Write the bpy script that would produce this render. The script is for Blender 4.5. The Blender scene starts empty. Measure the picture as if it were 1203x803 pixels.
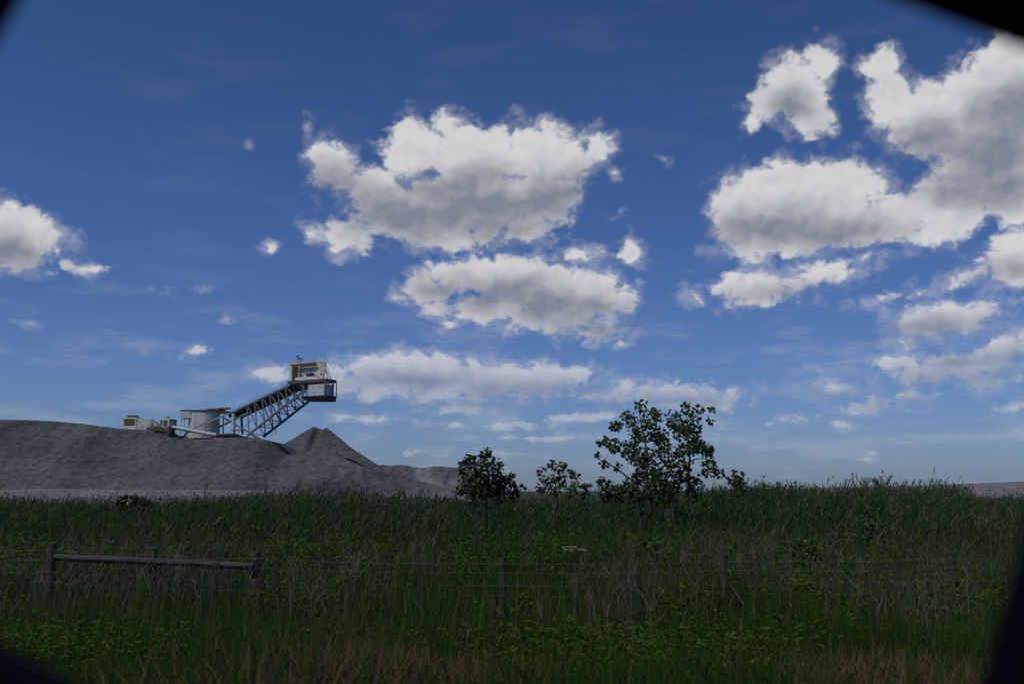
import bpy, bmesh, math, random
import numpy as np
from mathutils import Vector

random.seed(7)
RNG = np.random.default_rng(7)
scn = bpy.context.scene
COL = scn.collection

# ------------------------------------------------------------------ camera numbers
F = 35.0 / 36.0 * 1203.0
EYE = 2.4
PITCH = math.radians(8.5)
CP, SP = math.cos(PITCH), math.sin(PITCH)

def ray(px, py):
    xc = (px - 601.5) / F
    yc = (401.5 - py) / F
    return Vector((xc, CP - yc * SP, SP + yc * CP))

def at(px, py, Y):
    """world point seen at photo pixel (px, py) standing Y metres ahead"""
    d = ray(px, py)
    return Vector((0, 0, EYE)) + d * (Y / d.y)

# ------------------------------------------------------------------ object helpers
def link(o, parent=None):
    COL.objects.link(o)
    if parent is not None:
        o.parent = parent
    return o

def tag(o, label=None, cat=None, group=None, kind=None):
    if label: o['label'] = label
    if cat: o['category'] = cat
    if group: o['group'] = group
    if kind: o['kind'] = kind
    return o

def empty(name, loc):
    o = bpy.data.objects.new(name, None)
    o.location = loc
    o.empty_display_size = 0.2
    return link(o)

class MB:
    """collects solids (world coordinates) into one mesh"""
    def __init__(self):
        self.v, self.f = [], []
    def add(self, vs, fs):
        b = len(self.v)
        self.v += [Vector(p) for p in vs]
        self.f += [tuple(b + i for i in q) for q in fs]
    def hexa(self, p):
        self.add(p, [(0, 3, 2, 1), (4, 5, 6, 7), (0, 1, 5, 4), (1, 2, 6, 5), (2, 3, 7, 6), (3, 0, 4, 7)])
    def box(self, o, ex, ey, ez, a, b):
        """box from a to b in the frame (o; ex, ey, ez)"""
        P = lambda x, y, z: o + ex * x + ey * y + ez * z
        (x0, y0, z0), (x1, y1, z1) = a, b
        self.hexa([P(x0, y0, z0), P(x1, y0, z0), P(x1, y1, z0), P(x0, y1, z0),
                   P(x0, y0, z1), P(x1, y0, z1), P(x1, y1, z1), P(x0, y1, z1)])
    def abox(self, a, b):
        self.box(Vector((0, 0, 0)), Vector((1, 0, 0)), Vector((0, 1, 0)), Vector((0, 0, 1)), a, b)
    def beam(self, a, b, w, h=None):
        a, b = Vector(a), Vector(b)
        h = h or w
        d = (b - a)
        L = d.length
        d.normalize()
        r = Vector((0, 0, 1)) if abs(d.z) < 0.95 else Vector((1, 0, 0))
        s = d.cross(r).normalized()
        u = s.cross(d).normalized()
        self.box(a, d, s, u, (0, -w / 2, -h / 2), (L, w / 2, h / 2))
    def tube(self, pts, radii, n=8, cap=True):
        pts = [Vector(p) for p in pts]
        if not hasattr(radii, '__len__'):
            radii = [radii] * len(pts)
        vs, fs = [], []
        ref = None
        for i, p in enumerate(pts):
            d = (pts[min(i + 1, len(pts) - 1)] - pts[max(i - 1, 0)]).normalized()
            if ref is None:
                ref = Vector((0, 0, 1)) if abs(d.z) < 0.9 else Vector((1, 0, 0))
            s = d.cross(ref).normalized()
            u = s.cross(d).normalized()
            ref = u
            for k in range(n):
                t = 2 * math.pi * k / n
                vs.append(p + (s * math.cos(t) + u * math.sin(t)) * radii[i])
        for i in range(len(pts) - 1):
            for k in range(n):
                k2 = (k + 1) % n
                fs.append((i * n + k, i * n + k2, (i + 1) * n + k2, (i + 1) * n + k))
        if cap:
            fs.append(tuple(range(n))[::-1])
            fs.append(tuple(range((len(pts) - 1) * n, len(pts) * n)))
        self.add(vs, fs)
    def build(self, name, mat, parent=None, smooth=False):
        me = bpy.data.meshes.new(name)
        off = Vector((0, 0, 0))
        if parent is not None:
            p = parent
            while p is not None:
                off += p.location
                p = p.parent
        me.from_pydata([tuple(v - off) for v in self.v], [], self.f)
        bm = bmesh.new()
        bm.from_mesh(me)
        bmesh.ops.recalc_face_normals(bm, faces=bm.faces)
        bm.to_mesh(me)
        bm.free()
        if smooth:
            me.polygons.foreach_set('use_smooth', [True] * len(me.polygons))
        me.materials.append(mat)
        return link(bpy.data.objects.new(name, me), parent)

def np_mesh(name, verts, quads, tris, mat, tint=None, parent=None, smooth=False):
    off = np.zeros(3)
    p = parent
    while p is not None:
        off += np.array(p.location)
        p = p.parent
    verts = np.asarray(verts, dtype=np.float64) - off
    me = bpy.data.meshes.new(name)
    nq, nt = len(quads), len(tris)
    me.vertices.add(len(verts))
    me.vertices.foreach_set('co', verts.astype(np.float32).ravel())
    loops = np.concatenate([np.asarray(quads, dtype=np.int32).ravel(), np.asarray(tris, dtype=np.int32).ravel()])
    me.loops.add(len(loops))
    me.loops.foreach_set('vertex_index', loops)
    st = np.concatenate([np.arange(nq) * 4, nq * 4 + np.arange(nt) * 3]).astype(np.int32)
    me.polygons.add(nq + nt)
    me.polygons.foreach_set('loop_start', st)
    if smooth:
        me.polygons.foreach_set('use_smooth', np.ones(nq + nt, dtype=bool))
    if tint is not None:
        a = me.attributes.new('tint', 'FLOAT', 'POINT')
        a.data.foreach_set('value', np.asarray(tint, dtype=np.float32))
    me.update(calc_edges=True)
    me.validate()
    me.materials.append(mat)
    return link(bpy.data.objects.new(name, me), parent)

# ------------------------------------------------------------------ numpy noise
def _hash(ix, iy, seed):
    h = (ix.astype(np.int64) * 374761393 + iy.astype(np.int64) * 668265263 + seed * 974711) & 0x7fffffff
    h = ((h ^ (h >> 13)) * 1274126177) & 0x7fffffff
    h = h ^ (h >> 16)
    return (h & 0xffff) / 65535.0

def vnoise(x, y, seed=0):
    x, y = np.asarray(x, float), np.asarray(y, float)
    ix, iy = np.floor(x), np.floor(y)
    fx, fy = x - ix, y - iy
    fx, fy = fx * fx * (3 - 2 * fx), fy * fy * (3 - 2 * fy)
    a, b = _hash(ix, iy, seed), _hash(ix + 1, iy, seed)
    c, d = _hash(ix, iy + 1, seed), _hash(ix + 1, iy + 1, seed)
    return (a * (1 - fx) + b * fx) * (1 - fy) + (c * (1 - fx) + d * fx) * fy

def fbm(x, y, seed=0, octv=4, rough=0.5):
    s, amp, tot = 0, 1.0, 0
    for i in range(octv):
        s = s + amp * (vnoise(x * 2 ** i, y * 2 ** i, seed + i * 17) - 0.5)
        tot += amp
        amp *= rough
    return s / tot

# ------------------------------------------------------------------ materials
def new_mat(name):
    m = bpy.data.materials.new(name)
    m.use_nodes = True
    nt = m.node_tree
    nt.nodes.clear()
    return m, nt, nt.nodes, nt.links

def mat_solid(name, c1, c2, scale=1.0, rough=0.7, metal=0.0, bump=0.0, streak=None, rust=0.0, rust_col=(0.16, 0.07, 0.03), spec=0.4):
    m, nt, N, L = new_mat(name)
    out = N.new('ShaderNodeOutputMaterial')
    b = N.new('ShaderNodeBsdfPrincipled')
    L.new(b.outputs[0], out.inputs[0])
    tc = N.new('ShaderNodeTexCoord')
    mp = N.new('ShaderNodeMapping')
    L.new(tc.outputs['Object'], mp.inputs[0])
    if streak: mp.inputs['Scale'].default_value = streak
    no = N.new('ShaderNodeTexNoise')
    no.inputs['Scale'].default_value = scale
    no.inputs['Detail'].default_value = 6
    L.new(mp.outputs[0], no.inputs['Vector'])
    r = N.new('ShaderNodeValToRGB')
    r.color_ramp.elements[0].position = 0.3
    r.color_ramp.elements[1].position = 0.7
    r.color_ramp.elements[0].color = (*c1, 1)
    r.color_ramp.elements[1].color = (*c2, 1)
    L.new(no.outputs[0], r.inputs[0])
    col = r.outputs[0]
    if rust > 0:
        n2 = N.new('ShaderNodeTexNoise')
        n2.inputs['Scale'].default_value = scale * 2.3
        n2.inputs['Detail'].default_value = 8
        L.new(mp.outputs[0], n2.inputs['Vector'])
        mr = N.new('ShaderNodeMapRange')
        mr.inputs['From Min'].default_value = 0.62 - rust * 0.3
        mr.inputs['From Max'].default_value = 0.72 - rust * 0.3
        L.new(n2.outputs[0], mr.inputs[0])
        mx = N.new('ShaderNodeMix')
        mx.data_type = 'RGBA'
        mx.inputs['B'].default_value = (*rust_col, 1)
        mx.inputs[7].default_value = (*rust_col, 1)
        L.new(mr.outputs[0], mx.inputs[0])
        L.new(col, mx.inputs[6])
        col = mx.outputs[2]
    L.new(col, b.inputs['Base Color'])
    b.inputs['Roughness'].default_value = rough
    b.inputs['Metallic'].default_value = metal
    b.inputs['Specular IOR Level'].default_value = spec
    if bump > 0:
        bp = N.new('ShaderNodeBump')
        bp.inputs['Strength'].default_value = bump
        L.new(no.outputs[0], bp.inputs['Height'])
        L.new(bp.outputs[0], b.inputs['Normal'])
    return m

def mat_leaf(name, stops, transl=0.35, gloss=0.12, noise_scale=0.35):
    """foliage: colour from a per-plant 'tint', diffuse + translucent + a little gloss"""
    m, nt, N, L = new_mat(name)
    out = N.new('ShaderNodeOutputMaterial')
    at_ = N.new('ShaderNodeAttribute')
    at_.attribute_name = 'tint'
    r = N.new('ShaderNodeValToRGB')
    e = r.color_ramp.elements
    e[0].position, e[0].color = stops[0][0], (*stops[0][1], 1)
    e[1].position, e[1].color = stops[-1][0], (*stops[-1][1], 1)
    for p, c in stops[1:-1]:
        k = e.new(p)
        k.color = (*c, 1)
    L.new(at_.outputs['Fac'], r.inputs[0])
    d = N.new('ShaderNodeBsdfDiffuse')
    t = N.new('ShaderNodeBsdfTranslucent')
    L.new(r.outputs[0], d.inputs[0])
    L.new(r.outputs[0], t.inputs[0])
    mx = N.new('ShaderNodeMixShader')
    mx.inputs[0].default_value = transl
    L.new(d.outputs[0], mx.inputs[1])
    L.new(t.outputs[0], mx.inputs[2])
    res = mx.outputs[0]
    if gloss > 0:
        g = N.new('ShaderNodeBsdfGlossy')
        g.inputs['Roughness'].default_value = 0.45
        fr = N.new('ShaderNodeFresnel')
        fr.inputs[0].default_value = 1.35
        ml = N.new('ShaderNodeMath')
        ml.operation = 'MULTIPLY'
        ml.inputs[1].default_value = gloss * 4
        L.new(fr.outputs[0], ml.inputs[0])
        m2 = N.new('ShaderNodeMixShader')
        L.new(ml.outputs[0], m2.inputs[0])
        L.new(res, m2.inputs[1])
        L.new(g.outputs[0], m2.inputs[2])
        res = m2.outputs[0]
    L.new(res, out.inputs[0])
    return m

def mat_gravel(name, base, pale, dark, pale_at=0.6, foot=None):
    m, nt, N, L = new_mat(name)
    out = N.new('ShaderNodeOutputMaterial')
    b = N.new('ShaderNodeBsdfPrincipled')
    b.inputs['Roughness'].default_value = 0.95
    b.inputs['Specular IOR Level'].default_value = 0.1
    L.new(b.outputs[0], out.inputs[0])
    tc = N.new('ShaderNodeTexCoord')
    def noise(scale, detail, rough=0.55, sc=(1, 1, 1)):
        mp = N.new('ShaderNodeMapping')
        mp.inputs['Scale'].default_value = sc
        L.new(tc.outputs['Object'], mp.inputs[0])
        n = N.new('ShaderNodeTexNoise')
        n.inputs['Scale'].default_value = scale
        n.inputs['Detail'].default_value = detail
        n.inputs['Roughness'].default_value = rough
        L.new(mp.outputs[0], n.inputs['Vector'])
        return n.outputs[0]
    n1 = noise(0.08, 9, 0.68, (1, 0.5, 1.3))
    n2 = noise(0.7, 8, 0.78)
    r1 = N.new('ShaderNodeValToRGB')
    e = r1.color_ramp.elements
    e[0].position, e[0].color = 0.33, (*dark, 1)
    e[1].position, e[1].color = pale_at + 0.12, (*pale, 1)
    k = e.new(0.48)
    k.color = (*base, 1)
    L.new(n1, r1.inputs[0])
    mr = N.new('ShaderNodeMapRange')
    mr.inputs['To Min'].default_value = 0.40
    mr.inputs['To Max'].default_value = 1.62
    mr.inputs['From Min'].default_value = 0.25
    mr.inputs['From Max'].default_value = 0.75
    L.new(n2, mr.inputs[0])
    mu = N.new('ShaderNodeMix')
    mu.data_type = 'RGBA'
    mu.blend_type = 'MULTIPLY'
    mu.inputs[0].default_value = 1.0
    L.new(r1.outputs[0], mu.inputs[6])
    L.new(mr.outputs[0], mu.inputs[7])
    col = mu.outputs[2]
    if foot:      # washed-out fines lying along the foot of the heap
        sp = N.new('ShaderNodeSeparateXYZ')
        L.new(tc.outputs['Object'], sp.inputs[0])
        ma = N.new('ShaderNodeMath'); ma.operation = 'MULTIPLY_ADD'
        L.new(n1, ma.inputs[0]); ma.inputs[1].default_value = -5.0
        L.new(sp.outputs[2], ma.inputs[2])
        mf = N.new('ShaderNodeMapRange'); mf.interpolation_type = 'SMOOTHSTEP'
        L.new(ma.outputs[0], mf.inputs[0])
        mf.inputs[1].default_value, mf.inputs[2].default_value = foot[0], foot[1]
        mf.inputs[3].default_value, mf.inputs[4].default_value = 0.9, 0.0
        mz = N.new('ShaderNodeMix'); mz.data_type = 'RGBA'
        L.new(mf.outputs[0], mz.inputs[0]); L.new(col, mz.inputs[6])
        mz.inputs[7].default_value = (*foot[2], 1)
        col = mz.outputs[2]
    L.new(col, b.inputs['Base Color'])
    n3 = noise(0.7, 8, 0.7)
    bp = N.new('ShaderNodeBump')
    bp.inputs['Strength'].default_value = 1.0
    bp.inputs['Distance'].default_value = 1.5
    L.new(n3, bp.inputs['Height'])
    L.new(bp.outputs[0], b.inputs['Normal'])
    return m

M = {
    'white': mat_solid('weathered_white_paint', (0.50, 0.50, 0.46), (0.66, 0.66, 0.61), 0.8, 0.55, rust=0.16),
    'cream': mat_solid('cream_paint', (0.50, 0.47, 0.36), (0.62, 0.58, 0.45), 0.8, 0.6, rust=0.2),
    'grey_paint': mat_solid('pale_grey_paint', (0.40, 0.42, 0.42), (0.52, 0.54, 0.53), 0.5, 0.6, streak=(1, 1, 0.25), rust=0.04, rust_col=(0.2, 0.16, 0.12)),
    'blue_grey': mat_solid('pale_blue_grey_steel', (0.40, 0.43, 0.45), (0.52, 0.55, 0.56), 0.7, 0.55, rust=0.12),
    'steel': mat_solid('grey_painted_steel', (0.095, 0.108, 0.125), (0.155, 0.172, 0.195), 0.6, 0.55, rust=0.1),
    'dark_steel': mat_solid('dark_steel', (0.045, 0.05, 0.058), (0.08, 0.085, 0.095), 0.6, 0.6, rust=0.14),
    'rubber': mat_solid('black_rubber', (0.02, 0.02, 0.022), (0.035, 0.035, 0.037), 1.2, 0.8),
    'rust': mat_solid('rusty_steel', (0.060, 0.046, 0.035), (0.13, 0.105, 0.072), 1.5, 0.9, rust=0.25, rust_col=(0.11, 0.06, 0.03)),
    'tarp': mat_solid('olive_grille', (0.10, 0.085, 0.045), (0.16, 0.14, 0.07), 3.0, 0.9),
    'glass': mat_solid('dark_teal_glass', (0.03, 0.08, 0.08), (0.05, 0.11, 0.11), 0.3, 0.12, spec=0.6),
    'pipe': mat_solid('galvanised_pipe', (0.36, 0.38, 0.39), (0.48, 0.50, 0.50), 0.9, 0.5, rust=0.12),
    'wood': mat_solid('grey_weathered_wood', (0.026, 0.024, 0.018), (0.055, 0.050, 0.040), 3.0, 0.9, bump=0.4, streak=(1, 1, 6)),
    'wood_rail': mat_solid('grey_rail_wood', (0.024, 0.022, 0.020), (0.062, 0.057, 0.053), 2.5, 0.9, bump=0.4, streak=(0.3, 4, 4)),
    'wire': mat_solid('galvanised_wire', (0.05, 0.052, 0.055), (0.11, 0.115, 0.12), 3.0, 0.7),
    'trim': mat_solid('black_trim', (0.006, 0.006, 0.008), (0.010, 0.010, 0.012), 9.0, 0.75, spec=0.1),
    'asphalt': mat_solid('asphalt', (0.04, 0.04, 0.042), (0.06, 0.06, 0.06), 20.0, 0.9, bump=0.3),
    'line': mat_solid('white_road_paint', (0.6, 0.6, 0.58), (0.75, 0.75, 0.72), 6.0, 0.7),
    'bark': mat_solid('grey_brown_bark', (0.045, 0.038, 0.030), (0.095, 0.085, 0.072), 7.0, 0.9, bump=0.5, streak=(1, 1, 0.3)),
    'board': mat_solid('pale_splintered_board', (0.10, 0.07, 0.05), (0.34, 0.29, 0.23), 14.0, 0.9),
    'rim': mat_solid('alloy_rim', (0.4, 0.4, 0.4), (0.5, 0.5, 0.5), 3.0, 0.4, metal=0.6),
    'gravel': mat_gravel('grey_gravel', (0.098, 0.103, 0.112), (0.150, 0.153, 0.160), (0.058, 0.062, 0.070), foot=(-1.6, 0.9, (0.19, 0.195, 0.205))),
    'gravel_pale': mat_gravel('pale_gravel', (0.105, 0.109, 0.118), (0.25, 0.255, 0.265), (0.062, 0.066, 0.074), 0.56),
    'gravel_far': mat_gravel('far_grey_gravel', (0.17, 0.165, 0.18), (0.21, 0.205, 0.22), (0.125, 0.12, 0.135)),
    'sand': mat_gravel('washed_sand', (0.185, 0.19, 0.20), (0.22, 0.225, 0.235), (0.13, 0.133, 0.14)),
    'soil': mat_solid('field_soil', (0.022, 0.020, 0.011), (0.040, 0.040, 0.018), 0.25, 0.95, bump=0.3),
    'reed': mat_leaf('reed_leaf', [(0.0, (0.026, 0.052, 0.020)), (0.45, (0.046, 0.086, 0.032)), (0.8, (0.078, 0.122, 0.044)), (0.9, (0.14, 0.115, 0.080)), (1.0, (0.19, 0.16, 0.12))], 0.38, 0.0),
    'weed': mat_leaf('weed_leaf', [(0.0, (0.030, 0.064, 0.010)), (0.5, (0.058, 0.116, 0.014)), (1.0, (0.115, 0.185, 0.022))], 0.42, 0.0),
    'grass': mat_leaf('tall_grass', [(0.0, (0.028, 0.058, 0.012)), (0.5, (0.050, 0.098, 0.018)), (0.8, (0.088, 0.138, 0.030)), (1.0, (0.19, 0.16, 0.095))], 0.42, 0.0),
    'verge': mat_leaf('verge_grass', [(0.0, (0.024, 0.048, 0.010)), (0.45, (0.048, 0.088, 0.016)), (0.62, (0.082, 0.112, 0.024)), (0.70, (0.12, 0.088, 0.045)), (1.0, (0.20, 0.118, 0.075))], 0.35, 0.0),
    'dead': mat_leaf('dead_stalk', [(0.0, (0.055, 0.043, 0.034)), (0.5, (0.105, 0.085, 0.068)), (1.0, (0.18, 0.15, 0.125))], 0.15, 0.0),
    'leaf': mat_leaf('tree_leaf', [(0.0, (0.030, 0.050, 0.011)), (0.5, (0.058, 0.092, 0.018)), (1.0, (0.105, 0.145, 0.032))], 0.45, 0.12),
    'leaf_dark': mat_leaf('dark_bush_leaf', [(0.0, (0.016, 0.029, 0.008)), (0.6, (0.032, 0.053, 0.012)), (1.0, (0.056, 0.084, 0.018))], 0.25, 0.10),
    'leaf_bright': mat_leaf('bright_shrub_leaf', [(0.0, (0.028, 0.058, 0.006)), (0.5, (0.055, 0.105, 0.010)), (1.0, (0.095, 0.15, 0.016))], 0.4, 0.08),
}

# ------------------------------------------------------------------ ground
def sstep(a, b, x):
    t = np.clip((x - a) / (b - a), 0, 1)
    return t * t * (3 - 2 * t)

def ground_z(x, y):
    x, y = np.asarray(x, float), np.asarray(y, float)
    z = 1.12 - 0.12 * sstep(2.5, 6, y) - 1.0 * sstep(5.5, 15, y)
    near = 1 - sstep(60, 120, y)
    z = z + near * 0.16 * fbm(x * 0.25, y * 0.25, 5, 3) * sstep(3.0, 6.0, y)
    z = np.where(y < -9, 1.12 - 1.1 * sstep(9, 16, -y), z)
    return z

def grid_mesh(name, xs, ys, zf, mat, smooth=True):
    X, Y = np.meshgrid(xs, ys)
    Z = zf(X, Y)
    nx, ny = len(xs), len(ys)
    V = np.stack([X.ravel(), Y.ravel(), Z.ravel()], 1)
    i = (np.arange(ny - 1)[:, None] * nx + np.arange(nx - 1)[None, :]).ravel()
    Q = np.stack([i, i + 1, i + nx + 1, i + nx], 1)
    return np_mesh(name, V, Q, np.zeros((0, 3), int), mat, smooth=smooth)

gx = np.concatenate([-np.geomspace(7000, 42, 16), np.linspace(-40, 40, 101), np.geomspace(42, 7000, 16)])
gy = np.concatenate([-np.geomspace(7000, 32, 12), np.linspace(-30, 2, 12), np.linspace(2.5, 40, 80), np.geomspace(42, 7000, 24)])
tag(grid_mesh('field_ground', gx, gy, ground_z, M['soil']), kind='structure')

r = MB()
r.abox((-300, -7.2, 1.02), (300, 2.3, 1.15))
tag(r.build('road', M['asphalt']), kind='structure')
r = MB()
r.abox((-300, 1.55, 1.15), (300, 1.70, 1.156))
r.abox((-300, -6.6, 1.15), (300, -6.45, 1.156))
tag(r.build('road_edge_lines', M['line']), kind='structure')

# ------------------------------------------------------------------ gravel piles
def pile(name, crest_px, Yc, slope, mat, back=25, res=0.5, gully=1.0, back_slope=None, lump=0.5, seed=3, ext=0):
    """long heap: crest traced against the sky, front face at the slope of loose gravel"""
    P = [at(px, py, Yc) for px, py in crest_px]
    cx, cz = np.array([p.x for p in P]), np.array([p.z for p in P])
    zmax = cz.max()
    xs = np.arange(cx[0], cx[-1] + res, res)
    ys = np.arange(Yc - zmax / slope - 12, Yc + back, res)
    def zf(X, Y):
        c = np.interp(X, cx, cz)
        c = c + 0.5 * lump * fbm(X * 0.35, Y * 0.35, seed + 4, 4, 0.6)
        w = gully * (5.0 * fbm(X * 0.045, Y * 0.02, seed, 4, 0.55) + 2.2 * fbm(X * 0.22, Y * 0.05, seed + 9, 3))
        f = (Y - (Yc - c / slope) + w * sstep(0, 6, Yc - Y + 2)) * slope
        f = f + lump * 2.4 * fbm(X * 0.45, Y * 0.35, seed + 2, 5, 0.66) + 0.9 * gully * np.abs(fbm(X * 0.16 + 0.05 * Y, Y * 0.03, seed + 33, 4, 0.6)) + lump * 1.6 * fbm(X * 0.12, Y * 0.2, seed + 21, 3)
        k = 0.35
        h = np.clip(0.5 + 0.5 * (c - f) / k, 0, 1)
        z = c * (1 - h) + f * h - k * h * (1 - h)
        if back_slope:
            z = np.minimum(z, c - (Y - Yc) * back_slope + 0.3)
        return np.maximum(z, -0.6)
    return grid_mesh(name, xs, ys, zf, mat, smooth=True)

o = pile('gravel_pile', [(-420, 500), (-250, 496), (-120, 491), (0, 493), (30, 493), (62, 494.5), (100, 498), (140, 503), (176, 505), (196, 511),
     (212, 516), (232, 517), (248, 515.5), (262, 512.5), (284, 511.5), (300, 514), (312, 518), (324, 529.5), (332, 534), (360, 533), (385, 533.5), (404, 537), (420, 545), (436, 552), (452, 557), (470, 561), (495, 566), (520, 572), (548, 581)],
     240, 0.64, M['gravel'], back=40)
tag(o, 'long grey gravel mound carrying the conveyor machinery on its top', 'gravel mound')

pk = at(372, 498.5, 278)
pk2 = at(383.5, 501.5, 279)
def cone_z(X, Y):
    def cone(p, sl, sr, seed):
        dx, dy = X - p.x, Y - p.y
        a = np.arctan2(dy, dx)
        rr = np.hypot(dx, dy)
        rr = np.sqrt(rr * rr + 0.03)
        s = sl + (sr - sl) * (0.5 + 0.5 * np.cos(a))
        g = fbm(a * 7.0 + 40, rr * 0.06, seed, 4, 0.6)
        return p.z - rr * s * (1 + 0.16 * g * sstep(0, 6, rr)) + 0.35 * fbm(X * 0.6, Y * 0.6, seed + 3, 4, 0.6) * sstep(0, 2.5, rr)
    z = np.maximum(cone(pk, 0.63, 0.66, 11), cone(pk2, 0.64, 0.83, 12))
    dx, dy = X - (pk.x + 0.55), Y - pk.y
    gr = np.exp(-((dx - 0.25 * np.sin(dy * 0.5)) / 0.8) ** 2) * sstep(-1.5, 0.6, -dy) * (1 - sstep(3, 16, -dy))
    return np.maximum(z - 2.2 * gr, -0.6)
o = grid_mesh('gravel_pile', np.arange(pk.x - 27, pk.x + 27, 0.3), np.arange(pk.y - 27, pk.y + 20, 0.3), cone_z, M['gravel'])
tag(o, 'pointed cone of grey gravel under the raised conveyor head', 'gravel pile')

o = pile('gravel_pile', [(385, 580), (405, 562), (422, 551), (436, 546), (447, 545), (458, 546.5), (470, 545), (482, 547), (497, 548.5), (508, 548), (520, 547), (532, 549), (545, 549),
     (560, 556), (585, 567), (608, 579)], 258, 0.6, M['gravel_pale'], back=12, back_slope=0.5, res=0.35, gully=0.8, lump=0.9, seed=31)
tag(o, 'low lumpy gravel heap with whitish patches right of the cone', 'gravel pile')
o = pile('gravel_pile', [(840, 578), (880, 574), (960, 573), (1060, 571.5), (1130, 569), (1203, 566.5), (1330, 562), (1480, 575)], 350, 0.4, M['gravel_far'], back=40, res=1.2, gully=0.5, lump=0.3, seed=51)
tag(o, 'low far gravel bank on the right horizon behind the reeds', 'gravel bank')
o = pile('gravel_pile', [(-260, 576), (-100, 574), (0, 575), (60, 573.5), (120, 576), (180, 574.5), (240, 576), (300, 576), (340, 578), (430, 582), (520, 584)], 200, 0.16, M['sand'], back=22, res=0.8, gully=0.4, lump=0.4, seed=61)
tag(o, 'pale washed sand bank along the foot of the long mound', 'sand bank')

# ------------------------------------------------------------------ conveyor stacker on the mound
X_, Y_, Z_ = Vector((1, 0, 0)), Vector((0, 1, 0)), Vector((0, 0, 1))
PSI = math.radians(30)
EX = Vector((math.cos(PSI), -math.sin(PSI), 0))     # along the boom, towards the head
EY = Vector((math.sin(PSI), math.cos(PSI), 0))      # across, away from the camera
root = empty('conveyor_stacker', at(290, 512, 246))
tag(root, 'steel conveyor stacker with latticed boom rising to a white head house', 'conveyor')
O0 = at(293, 509, 246)          # near bottom chord foot
# near chords in the plane through O0 along EX
def onplane(px, py, d=0.0):
    """point at a photo pixel on the vertical boom plane at depth d across"""
    base = O0 + EY * d
    e = Vector((0, 0, EYE))
    dr = ray(px, py)
    n = EY
    t = (base - e).dot(n) / dr.dot(n)
    return e + dr * t
NT0, NT1 = onplane(268, 486.5), onplane(345, 450)        # near top chord
NB0, NB1 = onplane(290.5, 511.5), onplane(367, 451)          # near bottom chord
W = 5.6
lerp = lambda a, b, t: a + (b - a) * t
def chord_pt(a, b, s):     # point on line a->b at boom coordinate s (metres along EX from O0)
    sa, sb = (a - O0).dot(EX), (b - O0).dot(EX)
    return lerp(a, b, (s - sa) / (sb - sa))
sB0, sB1 = 0.0, (NB1 - O0).dot(EX)
for d in (0.0, W):
    sh = EY * d
    m = MB()
    m.beam(NT0 + sh, NT1 + sh, 0.4, 0.5)
    m.beam(NB0 + sh, NB1 + sh, 0.42, 0.5)
    n = 8
    for i in range(n):
        s0 = sB0 + (sB1 - sB0) * i / n
        s1 = sB0 + (sB1 - sB0) * (i + 1) / n
        b0 = chord_pt(NB0, NB1, s0)
        t0 = chord_pt(NT0, NT1, s0 - 1.2)
        m.beam(b0 + sh, t0 + sh, 0.26)
        if i < n:
            t1 = chord_pt(NT0, NT1, s0 - 0.9)
            b1 = chord_pt(NB0, NB1, s1)
            m.beam(t1 + sh, b1 + sh, 0.22)
    m.build('boom_truss', M['steel'], root)
m = MB()                                  # cross bracing in the bottom plane
n = 7
for i in range(n + 1):
    s0 = sB0 + (sB1 - sB0) * i / n
    a = chord_pt(NB0, NB1, s0)
    m.beam(a, a + EY * W, 0.2)
    if i < n:
        b = chord_pt(NB0, NB1, sB0 + (sB1 - sB0) * (i + 1) / n)
        if i % 2: m.beam(a, b + EY * W, 0.16)
        else: m.beam(a + EY * W, b, 0.16)
m.build('cross_bracing', M['steel'], root)
m = MB()                                  # belt deck between the top chords
up = Vector((0, 0, 0.2))
m.hexa([NT0 + EY * 0.25 - up * 2.2, NT1 + EY * 0.25 - up * 2.2, NT1 + EY * (W - .25) - up * 2.2, NT0 + EY * (W - .25) - up * 2.2,
        NT0 + EY * 0.25 + up, NT1 + EY * 0.25 + up, NT1 + EY * (W - .25) + up, NT0 + EY * (W - .25) + up])
m.build('belt_deck', M['dark_steel'], root)
m = MB()
nr = (NT1 - NT0)
for i in range(11):
    p = NT0 + nr * (i / 10) + EY * 0.3 - Z_ * 0.55
    m.tube([p, p + EY * (W - 0.6)], 0.16, 6)
m.build('idler_rollers', M['dark_steel'], root)
m = MB()
m.hexa([NT0 + EY * 0.7 + up * 1.6, NT1 + EY * 0.7 + up * 1.6, NT1 + EY * (W - .7) + up * 1.6, NT0 + EY * (W - .7) + up * 1.6,
        NT0 + EY * 0.7 + up * 2.4, NT1 + EY * 0.7 + up * 2.4, NT1 + EY * (W - .7) + up * 2.4, NT0 + EY * (W - .7) + up * 2.4])
m.build('belt', M['rubber'], root)
m = MB()                                  # walkway rail down the boom
for i in range(12):
    p = NT0 + nr * (i / 11) + EY * -0.15
    m.beam(p, p + Z_ * 0.75, 0.05)
m.beam(NT0 - EY * 0.15 + Z_ * 0.75, NT1 - EY * 0.15 + Z_ * 0.75, 0.05)
m.build('railing', M['dark_steel'], root)
for k, (px, top, bot) in enumerate(((319.5, 503, 512.5), (323.5, 499, 510))):    # hanging cables
    a, b = onplane(px, top, W), onplane(px, bot, W)
    m = MB()
    m.tube([a, lerp(a, b, .5) + X_ * 0.05, b], 0.07, 5)
    m.build('hanging_cable', M['dark_steel'], root)

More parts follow.
